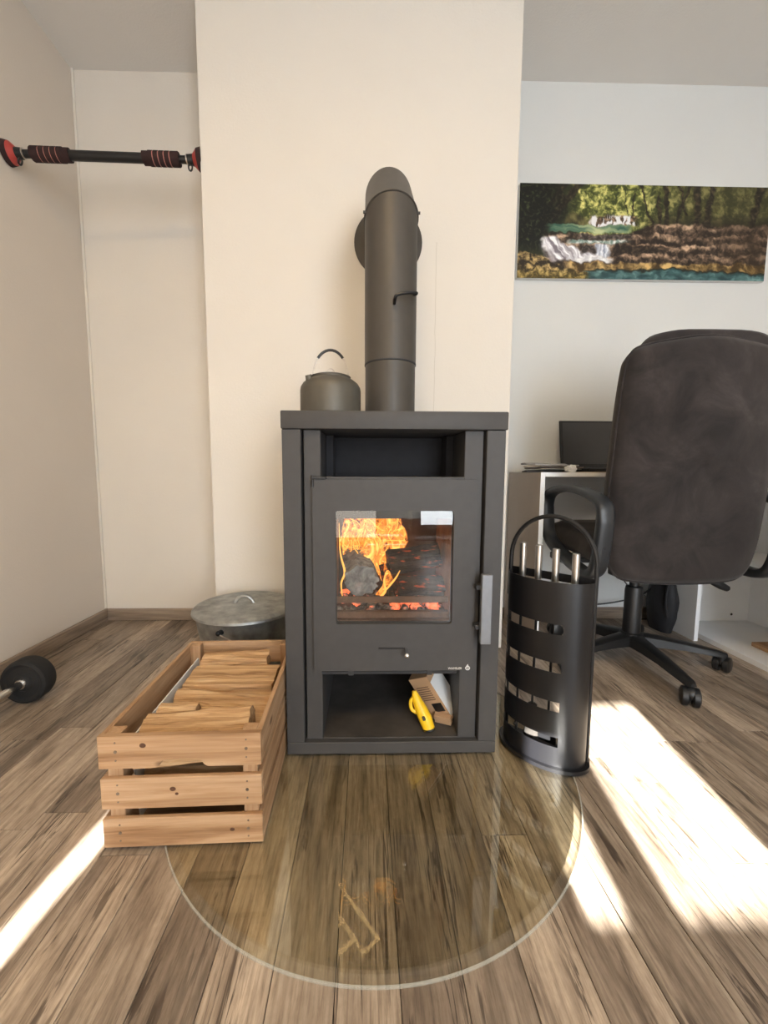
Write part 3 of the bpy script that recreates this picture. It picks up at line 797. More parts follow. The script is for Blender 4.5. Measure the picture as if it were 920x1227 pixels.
def cw(x, y, z): return cm @ Vector((x, y, z))
OAK = wood_mat('split_oak', 0, srgb(120, 86, 56), srgb(192, 156, 114), srgb(216, 186, 146), False, 0.8, 2.4, 'World', True, 1.0)
def fire_wood(x0, x1, y0, y1, z, sec, seed, label, dz=0.0):
    p0, p1 = cw(x0, y0, z), cw(x1, y1, z + dz)
    single('firewood_split', log_mesh(p0, p1, sec, seed, 26, 0.0062), OAK, label, 'firewood', p0, 'split firewood in the crate', smooth=22)
# cross sections: u points towards the viewer, v up
fire_wood(0.050, 0.268, 0.066, 0.070, 0.178, [(0.046, -0.030), (0.040, 0.006), (0.012, 0.030), (-0.030, 0.036), (-0.040, -0.010), (-0.010, -0.034)], 1, 'wide oak split with a pointed end at the front of the crate', 0.012)
fire_wood(0.060, 0.250, 0.148, 0.160, 0.160, [(0.044, -0.03), (0.040, 0.018), (-0.036, 0.026), (-0.044, -0.03)], 2, 'oak split in the crate just behind the wide front one', -0.014)
fire_wood(0.055, 0.282, 0.218, 0.190, 0.166, [(0.04, -0.034), (0.034, 0.014), (0.004, 0.034), (-0.034, 0.016), (-0.04, -0.034)], 3, 'ridged oak split lying askew in the middle of the crate', -0.012)
fire_wood(0.052, 0.276, 0.292, 0.288, 0.172, [(0.048, -0.03), (0.042, 0.020), (-0.040, 0.030), (-0.046, -0.03)], 4, 'flat topped oak split in the rear half of the crate')
fire_wood(0.062, 0.240, 0.360, 0.362, 0.200, [(0.022, -0.018), (0.020, 0.012), (-0.016, 0.020), (-0.022, -0.016)], 5, 'narrow square-cut oak split at the back of the crate')
fire_wood(0.060, 0.142, 0.112, 0.114, 0.212, [(0.018, -0.008), (0.010, 0.009), (-0.016, 0.007), (-0.018, -0.010)], 6, 'small oak splinter lying on top of the front split')
LOWER = ('lower oak split behind the front slats of the crate', 'lower oak split, second row from the crate front', 'lower oak split under the middle of the firewood pile', 'lower oak split against the back of the crate', 'oak split wedged under the narrow one at the crate back')
for i, (yy, zz) in enumerate(((0.075, 0.075), (0.17, 0.08), (0.27, 0.085), (0.36, 0.080), (0.365, 0.145))):
    fire_wood(0.05, 0.27, yy, yy + 0.006, zz, rnd_sec(0.040 if i < 4 else 0.026, 5, 20 + i), 30 + i, LOWER[i])
lp = MB().prism([cw(0.044, 0.046, 0.02), cw(0.047, 0.046, 0.02), cw(0.037, 0.046, 0.192), cw(0.034, 0.046, 0.192)], cw(0.040, 0.40, 0.0) - cw(0.044, 0.046, 0.0))
single('liner_sheet', lp, PAPER, 'white liner sheet standing along the inner left side of the crate', 'sheet', cw(0.04, 0.22, 0.013))

# ------------------------------------------------------------------ galvanised tub with lid
tx, ty = -0.445, 1.420
tub = thing('zinc_tub', 'galvanised zinc tub with a lid between crate and chimney wall', 'tub', (tx, ty, 0))
obj('tub_body', MB().lathe([(0.0001, 0.002), (0.122, 0.0), (0.125, 0.004), (0.142, 0.10), (0.158, 0.200), (0.163, 0.232), (0.166, 0.236), (0.163, 0.240), (0.10, 0.240)], (0, 0, 0), 64, 1.05, 1.0), ZINC, tub)
tl = obj('tub_lid', MB().lathe([(0.164, 0.2415), (0.172, 0.236), (0.1745, 0.239), (0.1735, 0.247), (0.166, 0.254), (0.158, 0.2565), (0.150, 0.2555), (0.08, 0.259), (0.0001, 0.261)], (0, 0, 0), 64, 1.05, 1.0), ZINC, tub)
obj('lid_handle', MB().tube(smooth_path([(-0.036, 0, 0.2605), (-0.030, 0, 0.272), (-0.014, 0, 0.284), (0.008, 0, 0.285), (0.024, 0, 0.274), (0.032, 0, 0.2605)], 6), 0.0075, 10).box(-0.048, -0.03, -0.007, 0.007, 0.2585, 0.262, 0.001).box(0.026, 0.044, -0.007, 0.007, 0.2585, 0.262, 0.001), ZINC, tl)
obj('bail_knob', MB().cyl((-0.03, -0.150, 0.212), (-0.035, -0.172, 0.214), 0.010, 0.008, 16).ball((-0.035, -0.172, 0.214), 0.009), BLACK, tub)
obj('bail_wire', MB().tube(smooth_path([(-0.035, -0.174, 0.214), (-0.01, -0.180, 0.202), (0.05, -0.184, 0.180), (0.12, -0.15, 0.165)], 6), 0.002, 8), STEEL, tub)

# ------------------------------------------------------------------ dumbbell
db = thing('dumbbell', 'black dumbbell with chrome bar on the floor by the left wall', 'dumbbell', (-1.085, 1.235, 0.071))
ang = math.atan2(-1.0, 0.05)
dd = Vector((math.cos(ang), math.sin(ang), 0))
qr = dd.to_track_quat('Z', 'Y').to_matrix()
prof = [(0.013, -0.028), (0.060, -0.028), (0.068, -0.024), (0.071, -0.015), (0.071, 0.015), (0.068, 0.024), (0.060, 0.028), (0.054, 0.026), (0.050, 0.023), (0.030, 0.023), (0.026, 0.027), (0.013, 0.027)]
obj('weight_plate', MB().lathe(prof, (0, 0, 0), 48, axis=qr), RUBBER, db)
obj('weight_plate', MB().lathe(prof, dd * 0.27, 48, axis=qr), RUBBER, db)
obj('bar', MB().cyl(dd * -0.045, dd * 0.315, 0.0125, n=20), CHROME, db)
obj('collar', MB().cyl(dd * 0.0275, dd * 0.036, 0.019, 0.016, n=20), CHROME, db)
obj('collar', MB().cyl(dd * 0.234, dd * 0.2425, 0.016, 0.019, n=20), CHROME, db)

# ------------------------------------------------------------------ pull-up bar in the alcove
b0, b1 = Vector((XL, 1.575, 1.884)), Vector((CX0, 1.664, 1.930))
b1 = Vector((CX0, 1.635, 1.916))
bt = (b1 - b0).normalized(); bl = (b1 - b0).length
bar = thing('pull_up_bar', 'black and red doorway pull-up bar clamped across the alcove', 'pull-up bar', tuple(b0), world=True)
RED = plain('red_plastic', srgb(168, 62, 56), 0.5, 0, 0.08)
FOAM = plain('maroon_foam', srgb(44, 24, 24), 0.9, 0, 0.2, 40, 0.1)
PINK = plain('pale_red_ring', srgb(168, 110, 100), 0.6)
def bp(s): return b0 + bt * s
def seg(name, s0, s1, r0, r1, mat, par=bar, n=24): return obj(name, MB().cyl(bp(s0), bp(s1), r0, r1, n), mat, par)
seg('outer_tube', 0.20, bl - 0.20, 0.0165, 0.0165, BLACK)
seg('inner_tube', 0.035, 0.20, 0.0130, 0.0130, BLACK)
seg('inner_tube', bl - 0.20, bl - 0.035, 0.0130, 0.0130, BLACK)
for e in (0, 1):
    S = (lambda s: s) if e == 0 else (lambda s: bl - s)
    seg('wall_pad', S(0.0005), S(0.018), 0.040, 0.036, FOAM)
    seg('end_cap', S(0.0182), S(0.034), 0.036, 0.020, RED)
    seg('lock_nut', S(0.034), S(0.056), 0.019, 0.017, BLACKP)
    seg('washer', S(0.0562), S(0.060), 0.018, 0.018, STEEL)
    f = seg('foam_grip', S(0.085), S(0.215), 0.0225, 0.0225, FOAM)
    for k in range(4): seg('grip_ring', S(0.115 + k * 0.020), S(0.118 + k * 0.020), 0.0231, 0.0231, PINK, f)
    for k in range(5): seg('grip_ridge', S(0.098 + k * 0.020 if k else 0.088), S(0.113 + k * 0.020), 0.0245, 0.0245, FOAM, f)
    c = bp(S(0.046)) + Vector((0, -0.004, -0.028))
    obj('lock_ring', MB().tube([c + Vector((0.007 * math.cos(a * PI / 8), 0, 0.013 * math.sin(a * PI / 8))) for a in range(16)], 0.003, 8, True), BLACKP, bar)

# ------------------------------------------------------------------ fireplace tool stand
sc_, sn = Vector((0.466, 0.972, GZ)), Vector((-0.69, -0.724, 0)).normalized()   # chord middle and outward normal
sv = Vector((-sn.y, sn.x, 0))                                                   # along the chord (to the right, near end)
if sv.x < 0: sv = -sv
HW, DP, SH = 0.104, 0.066, 0.470
stand = thing('fireplace_tool_stand', 'black curved metal tool stand with slots and an arched handle', 'tool stand', tuple(sc_), world=True)
def sp_(a, z, off=0.0):
    """point on the shell: a = 0 left end .. pi right end"""
    return sc_ + sv * (-(HW + off) * math.cos(a)) + sn * ((DP + off) * math.sin(a)) + Vector((0, 0, z))
SHELLM = plain('satin_black_sheet', srgb(17, 17, 20), 0.34, 0.0, 0.06, 30)
slots = [(0.343, 0.368), (0.248, 0.273), (0.150, 0.175), (0.060, 0.085)]
zs = sorted([0.010, SH] + [z for s in slots for z in s])
NA = 40
a0s, a1s = int(NA * 0.03), int(NA * 0.69)
mb = MB(); V = {}
def sv_(i, z, o):
    key = (i, round(z, 4), o)
    if key not in V: V[key] = mb.bm.verts.new(sp_(PI * i / NA, z, -0.0015 * o))
    return V[key]
def solid(i, j):
    if i < 0 or i >= NA or j < 0 or j >= len(zs) - 1: return False
    return not (any(abs(zs[j] - s[0]) < 1e-6 for s in slots) and a0s <= i < a1s)
for i in range(NA):
    for j in range(len(zs) - 1):
        if not solid(i, j): continue
        z0, z1 = zs[j], zs[j + 1]
        for o in (0, 1): mb.bm.faces.new((sv_(i, z0, o), sv_(i + 1, z0, o), sv_(i + 1, z1, o), sv_(i, z1, o)))
        for di, dj, e in ((-1, 0, ((i, z0), (i, z1))), (1, 0, ((i + 1, z0), (i + 1, z1))), (0, -1, ((i, z0), (i + 1, z0))), (0, 1, ((i, z1), (i + 1, z1)))):
            if not solid(i + di, j + dj):
                (ia, za), (ib, zb) = e
                mb.bm.faces.new((sv_(ia, za, 0), sv_(ib, zb, 0), sv_(ib, zb, 1), sv_(ia, za, 1)))
obj('shell', mb, SHELLM, stand, smooth=40)
bp_ = [sp_(PI * i / 24, 0.0, 0.010) for i in range(25)] + [sc_ + sv * (HW + 0.002) - sn * 0.03, sc_ - sv * (HW + 0.002) - sn * 0.03]
obj('base_plate', MB().prism(bp_, (0, 0, 0.010)), SHELLM, stand, smooth=25)
arch = [sp_(0, 0.40)] + [sc_ + sv * (-HW * math.cos(PI * i / 24)) + Vector((0, 0, SH + 0.035 + 0.115 * math.sin(PI * i / 24))) - sn * 0.004 for i in range(25)] + [sp_(PI, 0.40)]
obj('arch_handle', MB().tube(arch, 0.0055, 10), BLACK, stand)
q0, q1 = sc_ - sv * HW - sn * 0.002, sc_ + sv * HW - sn * 0.002
obj('hanger_bar', MB().prism([q0 + Vector((0, 0, SH - 0.012)), q1 + Vector((0, 0, SH - 0.012)), q1 + Vector((0, 0, SH + 0.008)), q0 + Vector((0, 0, SH + 0.008))], -sn * 0.003), SHELLM, stand)
for q_ in (q0, q1): obj('back_rail', MB().cyl(q_ + Vector((0, 0, 0.01)) - sn * 0.012, q_ + Vector((0, 0, SH)) - sn * 0.004, 0.004, n=8), SHELLM, stand)
BRIS = plain('dark_bristles', srgb(40, 36, 32), 0.95, 0, 0.3, 60)
tools = (('fire_poker', -0.066, 'steel handled poker, leftmost in the black tool stand', 0.000),
         ('hearth_brush', -0.026, 'steel handled brush, second from left in the tool stand', -0.002),
         ('ash_shovel', 0.016, 'steel handled ash shovel, third from left in the tool stand', -0.006),
         ('fire_tongs', 0.062, 'steel handled tongs, rightmost in the black tool stand', -0.012))
for nm, s, lab, dz in tools:
    c = sc_ + sv * s + sn * 0.012
    zt = SH + 0.078 + dz
    t = thing(nm, lab, 'fire tool', (c.x, c.y, GZ + 0.03), group='fire tools in the stand', world=True)
    P = lambda z, k=0.0: Vector((c.x, c.y, GZ + z)) + sn * k
    h = obj('handle', MB().lathe([(0.0001, zt - 0.110), (0.0086, zt - 0.109), (0.0086, zt - 0.001), (0.0066, zt), (0.0001, zt)], (c.x, c.y, GZ), 20), STEEL, t)
    obj('rod', MB().cyl(P(0.10), P(zt - 0.108), 0.0034, n=10), BLACK, t)
    if nm == 'fire_poker':
        obj('hook', MB().tube([P(0.10), P(0.035), P(0.030)], [0.0034, 0.0034, 0.001], 8).tube([P(0.06), P(0.052, 0.012), P(0.060, 0.022)], [0.0034, 0.003, 0.001], 8), BLACK, t)
    elif nm == 'hearth_brush':
        obj('brush_head', MB().lathe([(0.006, 0.125), (0.012, 0.120), (0.014, 0.09), (0.019, 0.035), (0.0001, 0.033)], (c.x, c.y, GZ), 20), BRIS, t)
    elif nm == 'ash_shovel':
        a = [(-0.022, 0.035), (0.022, 0.035), (0.022, 0.10), (0.008, 0.120), (-0.008, 0.120), (-0.022, 0.10)]
        obj('blade', MB().prism([Vector((c.x, c.y, GZ + z)) + sv * u for u, z in a], sn * 0.003), BLACK, t)
    else:
        obj('jaws', MB().tube([P(0.30), P(0.10) + sv * 0.010, P(0.035) + sv * 0.004], 0.003, 8).tube([P(0.30), P(0.10) - sv * 0.010, P(0.035) - sv * 0.004], 0.003, 8), BLACK, t)

# ------------------------------------------------------------------ office chair
def suede():
    nt = NT('dark_suede'); sset(nt, 0.9, 0, 0.15)
    v = nt.coord('Object'); f = nt.noise(v, 7, 6, 0.65, 0.6)
    nt.l(nt.ramp(f, [(0.35, srgb(38, 35, 36)), (0.55, srgb(50, 46, 46)), (0.72, srgb(64, 59, 59))]), nt.b.inputs['Base Color'])
    nt.b.inputs['Sheen Weight'].default_value = 0.12
    nt.bump(nt.noise(v, 240, 3), 0.12, 0.002)
    return nt.m
SUEDE = suede()
chair = thing('office_chair', 'dark brown suede office swivel chair seen from behind at the desk', 'chair', (1.045, 1.485, 0))
# outline of the backrest in local x,z
ol = smooth_path([(0.0, 0, 0.370), (0.15, 0, 0.374), (0.226, 0, 0.396), (0.260, 0, 0.48), (0.270, 0, 0.64), (0.268, 0, 0.80), (0.263, 0, 0.96), (0.256, 0, 1.065), (0.247, 0, 1.102), (0.218, 0, 1.128), (0.12, 0, 1.146), (0, 0, 1.158),
                  (-0.12, 0, 1.146), (-0.218, 0, 1.128), (-0.247, 0, 1.102), (-0.256, 0, 1.065), (-0.263, 0, 0.96), (-0.268, 0, 0.80), (-0.270, 0, 0.64), (-0.260, 0, 0.48), (-0.226, 0, 0.396), (-0.15, 0, 0.374)], 5, True)
def lean(z): return -0.205 - (z - 0.45) * 0.055
mz = 0.775
def bring(k, y, zc=mz, up=0.0):
    return [(p.x * k * 0.955 + 0.0125, y + lean(p.z) + 0.10 * (abs(p.x * k) / 0.26) ** 2 * 0.22, zc + (p.z - zc) * k + up) for p in ol]
back = MB().rings([bring(0.05, -0.048), bring(0.45, -0.046), bring(0.80, -0.041), bring(0.94, -0.034), bring(0.985, -0.022), bring(1.0, -0.004), bring(1.0, 0.01), bring(0.985, 0.03), bring(0.93, 0.05), bring(0.7, 0.065), bring(0.05, 0.07)])
bk = obj('backrest', back, SUEDE, chair, smooth=60)
obj('piping', MB().tube(bring(1.003, -0.006), 0.004, 8, True), SUEDE, bk)
hd_ = [bring(0.80, 0.02 + t, 1.05, u) for t, u in ((0.0, 0.058), (0.02, 0.066), (0.06, 0.060), (0.075, 0.04))]
hr = []
for t, k, u in ((0.012, 0.66, 0.0), (0.018, 0.72, 0.0), (0.05, 0.76, 0.0), (0.085, 0.72, 0.0), (0.095, 0.62, 0.0)):
    hr.append([(0.36 * k * (1 if abs(c) < 2 else 1) * (math.copysign(abs(math.cos(a)) ** 0.5, math.cos(a))) * 0.80 + 0.045, lean(1.1) + t, 1.09 + 0.135 * k * math.copysign(abs(math.sin(a)) ** 0.6, math.sin(a))) for c in (0,) for a in [2 * PI * i / 40 for i in range(40)]])
obj('head_cushion', MB().rings(hr), SUEDE, chair, smooth=60)
so = rrect(-0.25, 0.25, -0.19, 0.27, 0.09, 6)
def sring(k, z): return [(x * k, 0.04 + (y - 0.04) * k, z + 0.015 * (y / 0.27)) for x, y in so]
obj('seat', MB().rings([sring(0.80, 0.425), sring(0.95, 0.43), sring(1.0, 0.455), sring(1.0, 0.48), sring(0.97, 0.505), sring(0.85, 0.52), sring(0.3, 0.522)]), SUEDE, chair, smooth=60)
obj('tilt_mechanism', MB().box(-0.09, 0.09, -0.12, 0.12, 0.375, 0.424, 0.008).box(-0.11, -0.085, -0.06, 0.0, 0.35, 0.39, 0.004), BLACKP, chair)
obj('gas_column', MB().lathe([(0.030, 0.105), (0.031, 0.115), (0.031, 0.285), (0.028, 0.300), (0.0175, 0.303), (0.0175, 0.38)], (0, 0, 0), 28), BLACKP, chair)
lv = obj('tilt_lever', MB().tube([(0.08, -0.10, 0.385), (0.17, -0.11, 0.362), (0.20, -0.113, 0.352)], 0.0055, 8), BLACKP, chair)
obj('lever_paddle', MB().tube([(0.190, -0.112, 0.356), (0.205, -0.114, 0.350), (0.235, -0.117, 0.336), (0.258, -0.119, 0.325), (0.264, -0.12, 0.322)], [0.007, 0.012, 0.014, 0.011, 0.004], 12), BLACKP, lv)
def arm(sx):
    ring = [(-0.247, 0.640), (-0.17, 0.668), (-0.06, 0.682), (0.045, 0.676), (0.115, 0.655), (0.140, 0.618), (0.136, 0.56), (0.115, 0.495), (0.055, 0.452), (-0.06, 0.416), (-0.155, 0.398), (-0.215, 0.408), (-0.243, 0.45), (-0.258, 0.54), (-0.262, 0.60)]
    path = smooth_path([(0, y, z) for y, z in ring], 5, True)
    cy = sum(p.y for p in path) / len(path); cz = sum(p.z for p in path) / len(path)
    rings = []
    m = len(path)
    for i, p in enumerate(path):
        t = (path[(i + 1) % m] - path[i - 1]).normalized()
        nr = Vector((0, t.z, -t.y))
        if nr.dot(Vector((0, p.y - cy, p.z - cz))) < 0: nr = -nr
        wd = 0.027; th = 0.013 if p.z > 0.6 else 0.016
        prof = []
        for a in range(12):
            q = 2 * PI * a / 12
            cx_ = math.copysign(abs(math.cos(q)) ** 0.6, math.cos(q)) * wd; cn = math.copysign(abs(math.sin(q)) ** 0.6, math.sin(q)) * th
            prof.append(Vector((sx * 0.292 + cx_, p.y, p.z)) + nr * cn)
        rings.append(prof)
    a = obj('armrest', MB().rings(rings, closed=True), GREYP, chair, smooth=50, label='dark grey plastic loop armrest')
    obj('armrest_bracket', MB().box(sx * 0.292 - 0.02, sx * 0.292 + 0.02, -0.06, 0.06, 0.40, 0.43, 0.006).box(min(sx * 0.2, sx * 0.29), max(sx * 0.2, sx * 0.29), -0.05, 0.05, 0.404, 0.424, 0.004), GREYP, a)
    for yy, zz in ((-0.277, 0.57), (-0.270, 0.50)): obj('arm_screw', MB().cyl((sx * 0.292, yy, zz), (sx * 0.292, yy + 0.008, zz), 0.005, n=12), BLACK, a)
arm(-1); arm(1)
obj('base_hub', MB().lathe([(0.034, 0.070), (0.046, 0.074), (0.048, 0.100), (0.040, 0.116), (0.031, 0.120)], (0, 0, 0), 28), BLACKP, chair)
wheel_m = None
for k in range(5):
    a = math.radians(-91 + 72 * k)
    u = Vector((math.cos(a), math.sin(a), 0)); s = Vector((-u.y, u.x, 0))
    R_ = []
    for d, hw, zt, zb in ((0.030, 0.030, 0.116, 0.072), (0.10, 0.026, 0.110, 0.074), (0.18, 0.022, 0.100, 0.072), (0.26, 0.019, 0.086, 0.064), (0.30, 0.017, 0.078, 0.060), (0.312, 0.010, 0.074, 0.062)):
        c = u * d
        R_.append([c - s * hw + Vector((0, 0, zb)), c - s * hw * 0.9 + Vector((0, 0, zt - 0.006)), c - s * hw * 0.55 + Vector((0, 0, zt)), c + s * hw * 0.55 + Vector((0, 0, zt)), c + s * hw * 0.9 + Vector((0, 0, zt - 0.006)), c + s * hw + Vector((0, 0, zb))])
    leg = obj('base_leg', MB().rings(R_), BLACKP, chair, smooth=40)
    cst = u * 0.297
    ca = a + (0.9 if k % 2 else -0.5)
    cu = Vector((math.cos(ca), math.sin(ca), 0)); cs_ = Vector((-cu.y, cu.x, 0))
    wb = MB()
    wc = cst + cu * 0.012 + Vector((0, 0, 0.0295))
    for sg in (-1, 1):
        wb.tube([wc + cs_ * sg * 0.005, wc + cs_ * sg * 0.008, wc + cs_ * sg * 0.022, wc + cs_ * sg * 0.026], [0.026, 0.0295, 0.0295, 0.021], 24)
    wb.tube([wc - cs_ * 0.006, wc + cs_ * 0.006], 0.012, 12)
    wb.cyl(cst + Vector((0, 0, 0.036)), cst + Vector((0, 0, 0.066)), 0.013, n=12)
    wb.ball(wc + Vector((0, 0, 0.010)), 0.029, 0.85, 0.85, 0.78, 14, 7)
    obj('castor', wb, BLACKP, leg)

# ------------------------------------------------------------------ desk, shelf unit and what is on them
desk = thing('desk', 'white desk with greige side panel standing against the right back wall', 'desk', (1.08, 1.75, 0), world=True)
DZ = 0.742
sp1 = obj('side_panel', MB().box(0.700, 0.717, 1.5785, YB - 0.018, 0.0, DZ, 0.0005), GREIGE, desk, label='greige left side panel')
obj('edge_band', MB().box(0.6995, 0.7175, 1.5770, 1.5787, 0.0, DZ), WHITE_LAM, sp1)
obj('desk_top', MB().box(0.7175, 1.47, 1.577, YB - 0.018, DZ - 0.018, DZ, 0.0006), WHITE_LAM, desk)
obj('side_panel', MB().box(1.452, 1.47, 1.66, YB - 0.018, 0.0, DZ - 0.0185), WHITE_LAM, desk)
obj('modesty_panel', MB().box(0.7175, 1.4515, 1.885, 1.90, 0.565, DZ - 0.0185), WHITE_LAM, desk)
obj('modesty_panel', MB().box(0.7175, 1.4515, 1.901, 1.912, 0.42, 0.5645), WHITE_LAM, desk)
unit = thing('shelf_unit', 'low white open shelf unit standing right of the office chair', 'shelf', (1.69, 1.45, 0), world=True)
UX0, UX1, UY0, UY1 = 1.500, 1.885, 1.02, 1.862
obj('bottom_board', MB().box(UX0, UX1, UY0, UY1, 0.0, 0.022, 0.001), WHITE_LAM, unit)
ep = obj('end_panel', MB().box(UX0, UX1, UY1 - 0.018, UY1, 0.0225, 0.72, 0.0005), WHITE_LAM, unit)
obj('plug', MB().cyl((1.79, UY1 - 0.0195, 0.055), (1.79, UY1 - 0.017, 0.055), 0.0055, n=14), BLACKP, ep)
obj('end_panel', MB().box(UX0, UX1, UY0, UY0 + 0.018, 0.0225, 0.72, 0.0005), WHITE_LAM, unit)
obj('rear_panel', MB().box(UX1 - 0.012, UX1, UY0 + 0.0185, UY1 - 0.0185, 0.0225, 0.72), WHITE_LAM, unit)
obj('shelf_board', MB().box(UX0, UX1 - 0.0125, UY0 + 0.0185, UY1 - 0.0185, 0.350, 0.368, 0.0005), WHITE_LAM, unit)
obj('top_board', MB().box(UX0 - 0.004, UX1 + 0.004, UY0 - 0.004, UY1 + 0.004, 0.7205, 0.742, 0.001), WHITE_LAM, unit)
single('wooden_block', MB().box(1.61, 1.71, 1.46, 1.56, 0.0225, 0.040, 0.002), PINE_Y, 'small pine board lying in the white shelf unit', 'board', (1.65, 1.54, 0.0225))
# laptop
lap = thing('laptop', 'open black laptop standing on the white desk', 'laptop', (0.905, 1.66, DZ + 0.0005))
obj('keyboard_base', MB().box(0.0, 0.36, -0.06, 0.17, 0.0, 0.018, 0.003), BLACKP, lap)
lsr = Matrix.Rotation(math.radians(-10), 3, 'X')
ls = obj('screen_lid', MB().box(0.0, 0.36, 0.170, 0.178, 0.020, 0.247, 0.003, rot=lsr, piv=(0, 0.17, 0.02)), BLACKP, lap)
obj('display', MB().box(0.014, 0.346, 0.1688, 0.1697, 0.042, 0.236, rot=lsr, piv=(0, 0.17, 0.02)), plain('dark_display', srgb(50, 50, 52), 0.32, 0, 0.05), ls)
obj('laptop_hinge', MB().cyl((0.03, 0.168, 0.018), (0.33, 0.168, 0.018), 0.007, n=12), BLACKP, lap)
single('power_brick', MB().box(0.845, 0.900, 1.76, 1.83, DZ + 0.0005, DZ + 0.032, 0.006, 2), BLACKP, 'black power brick on the desk left of the laptop', 'power supply', (0.872, 1.79, DZ))
rnd = random.Random(8)
shts = (('magazine', srgb(70, 66, 66), 'dark magazine at the bottom of the paper pile on the desk'), ('letter_sheet', srgb(214, 210, 204), 'white letter lying above the dark magazine on the desk'),
        ('brochure', srgb(120, 108, 100), 'brown-grey brochure in the middle of the paper pile'), ('envelope', srgb(190, 178, 166), 'beige envelope sticking out of the paper pile'),
        ('newspaper', srgb(150, 148, 146), 'grey newspaper on top of the paper pile by the wall'))
z = DZ + 0.0005
for i, (nm, c, lab) in enumerate(shts):
    cx_, cy_ = 0.800 + rnd.uniform(-0.01, 0.03), 1.73 + rnd.uniform(-0.03, 0.03)
    rz = Matrix.Rotation(rnd.uniform(-0.35, 0.35), 3, 'Z') @ Matrix.Rotation(rnd.uniform(0.0, 0.02), 3, 'Y')
    th = (0.006, 0.0015, 0.004, 0.002, 0.005)[i]
    n = 8; R_ = []
    for j in range(n + 1):
        t = j / n; yb = (t - 0.5) * 0.19
        zz = 0.010 * math.sin(t * PI * 1.5 + i) * (0.4 + 0.3 * i) * 0.6
        zz = max(0, zz)
        R_.append([Vector((cx_, cy_, z)) + rz @ Vector((xx, yb, zz + q)) for xx, q in ((-0.088, 0), (0.088, 0), (0.088, th), (-0.088, th))])
    single(nm, MB().rings(R_), plain('print_' + nm, c, 0.7, 0, 0.15, 25), lab, 'paper', (cx_, cy_, z), smooth=0)
    z += th + 0.0035
cb = MB(); b_ = bmesh.new(); bmesh.ops.create_icosphere(b_, subdivisions=3, radius=0.019)
for v in b_.verts:
    d = 1 + 0.55 * mnoise.noise(v.co * 85) + 0.3 * mnoise.noise(v.co * 190)
    v.co = Vector((0.838, 1.610, DZ + 0.0155)) + Vector((v.co.x * 1.15, v.co.y, v.co.z * 0.75)) * d
cb._merge(b_)
single('crumpled_paper', cb, PAPER, 'crumpled white paper ball on the front edge of the desk', 'paper', (0.838, 1.61, DZ), smooth=0)
single('note_sheet', MB().box(0.87, 0.98, 1.585, 1.645, DZ + 0.0005, DZ + 0.0025, rot=Matrix.Rotation(-0.12, 3, 'Z')), plain('tan_paper', srgb(196, 178, 150), 0.8), 'tan folded paper at the desk edge beside the chair', 'paper', (0.92, 1.61, DZ))
# bag, cables
BAGM = plain('black_nylon', srgb(24, 24, 28), 0.7, 0, 0.25, 20, 0.3, 0.004)
bg = MB(); R_ = []
for i in range(13):
    t = i / 12
    k = (0.70 + 0.5 * math.sin(PI * min(1, t * 0.9 + 0.1))) * (1 - 0.55 * max(0, t - 0.6))
    R_.append([(1.405 + 0.040 * k * math.cos(a) * (1 + 0.2 * mnoise.noise(Vector((math.cos(a), math.sin(a), t * 6)))), 1.80 + 0.07 * k * math.sin(a), 0.001 + 0.30 * t) for a in [2 * PI * j / 20 for j in range(20)]])
bag = thing('black_bag', 'black nylon bag standing on the floor under the desk', 'bag', (1.405, 1.80, 0), world=True)
obj('bag_body', bg.rings(R_), BAGM, bag, smooth=60)
obj('strap', MB().tube(smooth_path([(1.395, 1.745, 0.27), (1.37, 1.73, 0.20), (1.372, 1.73, 0.12), (1.395, 1.74, 0.06)], 6), 0.006, 8), BAGM, bag)
single('power_cable', MB().tube(smooth_path([(0.80, 1.92, 0.18), (0.95, 1.915, 0.105), (1.10, 1.91, 0.085), (1.22, 1.90, 0.095), (1.33, 1.86, 0.14), (1.37, 1.82, 0.20)], 8), 0.004, 8), BLACKP, 'black power cable sagging along the wall under the desk', 'cable', (1.1, 1.91, 0.085))
single('laptop_cable', MB().tube(smooth_path([(1.30, 1.915, 0.56), (1.27, 1.915, 0.40), (1.265, 1.91, 0.26), (1.30, 1.88, 0.18), (1.352, 1.84, 0.15)], 8), 0.003, 8), BLACKP, 'thin black cable looping down behind the chair column', 'cable', (1.28, 1.91, 0.2))

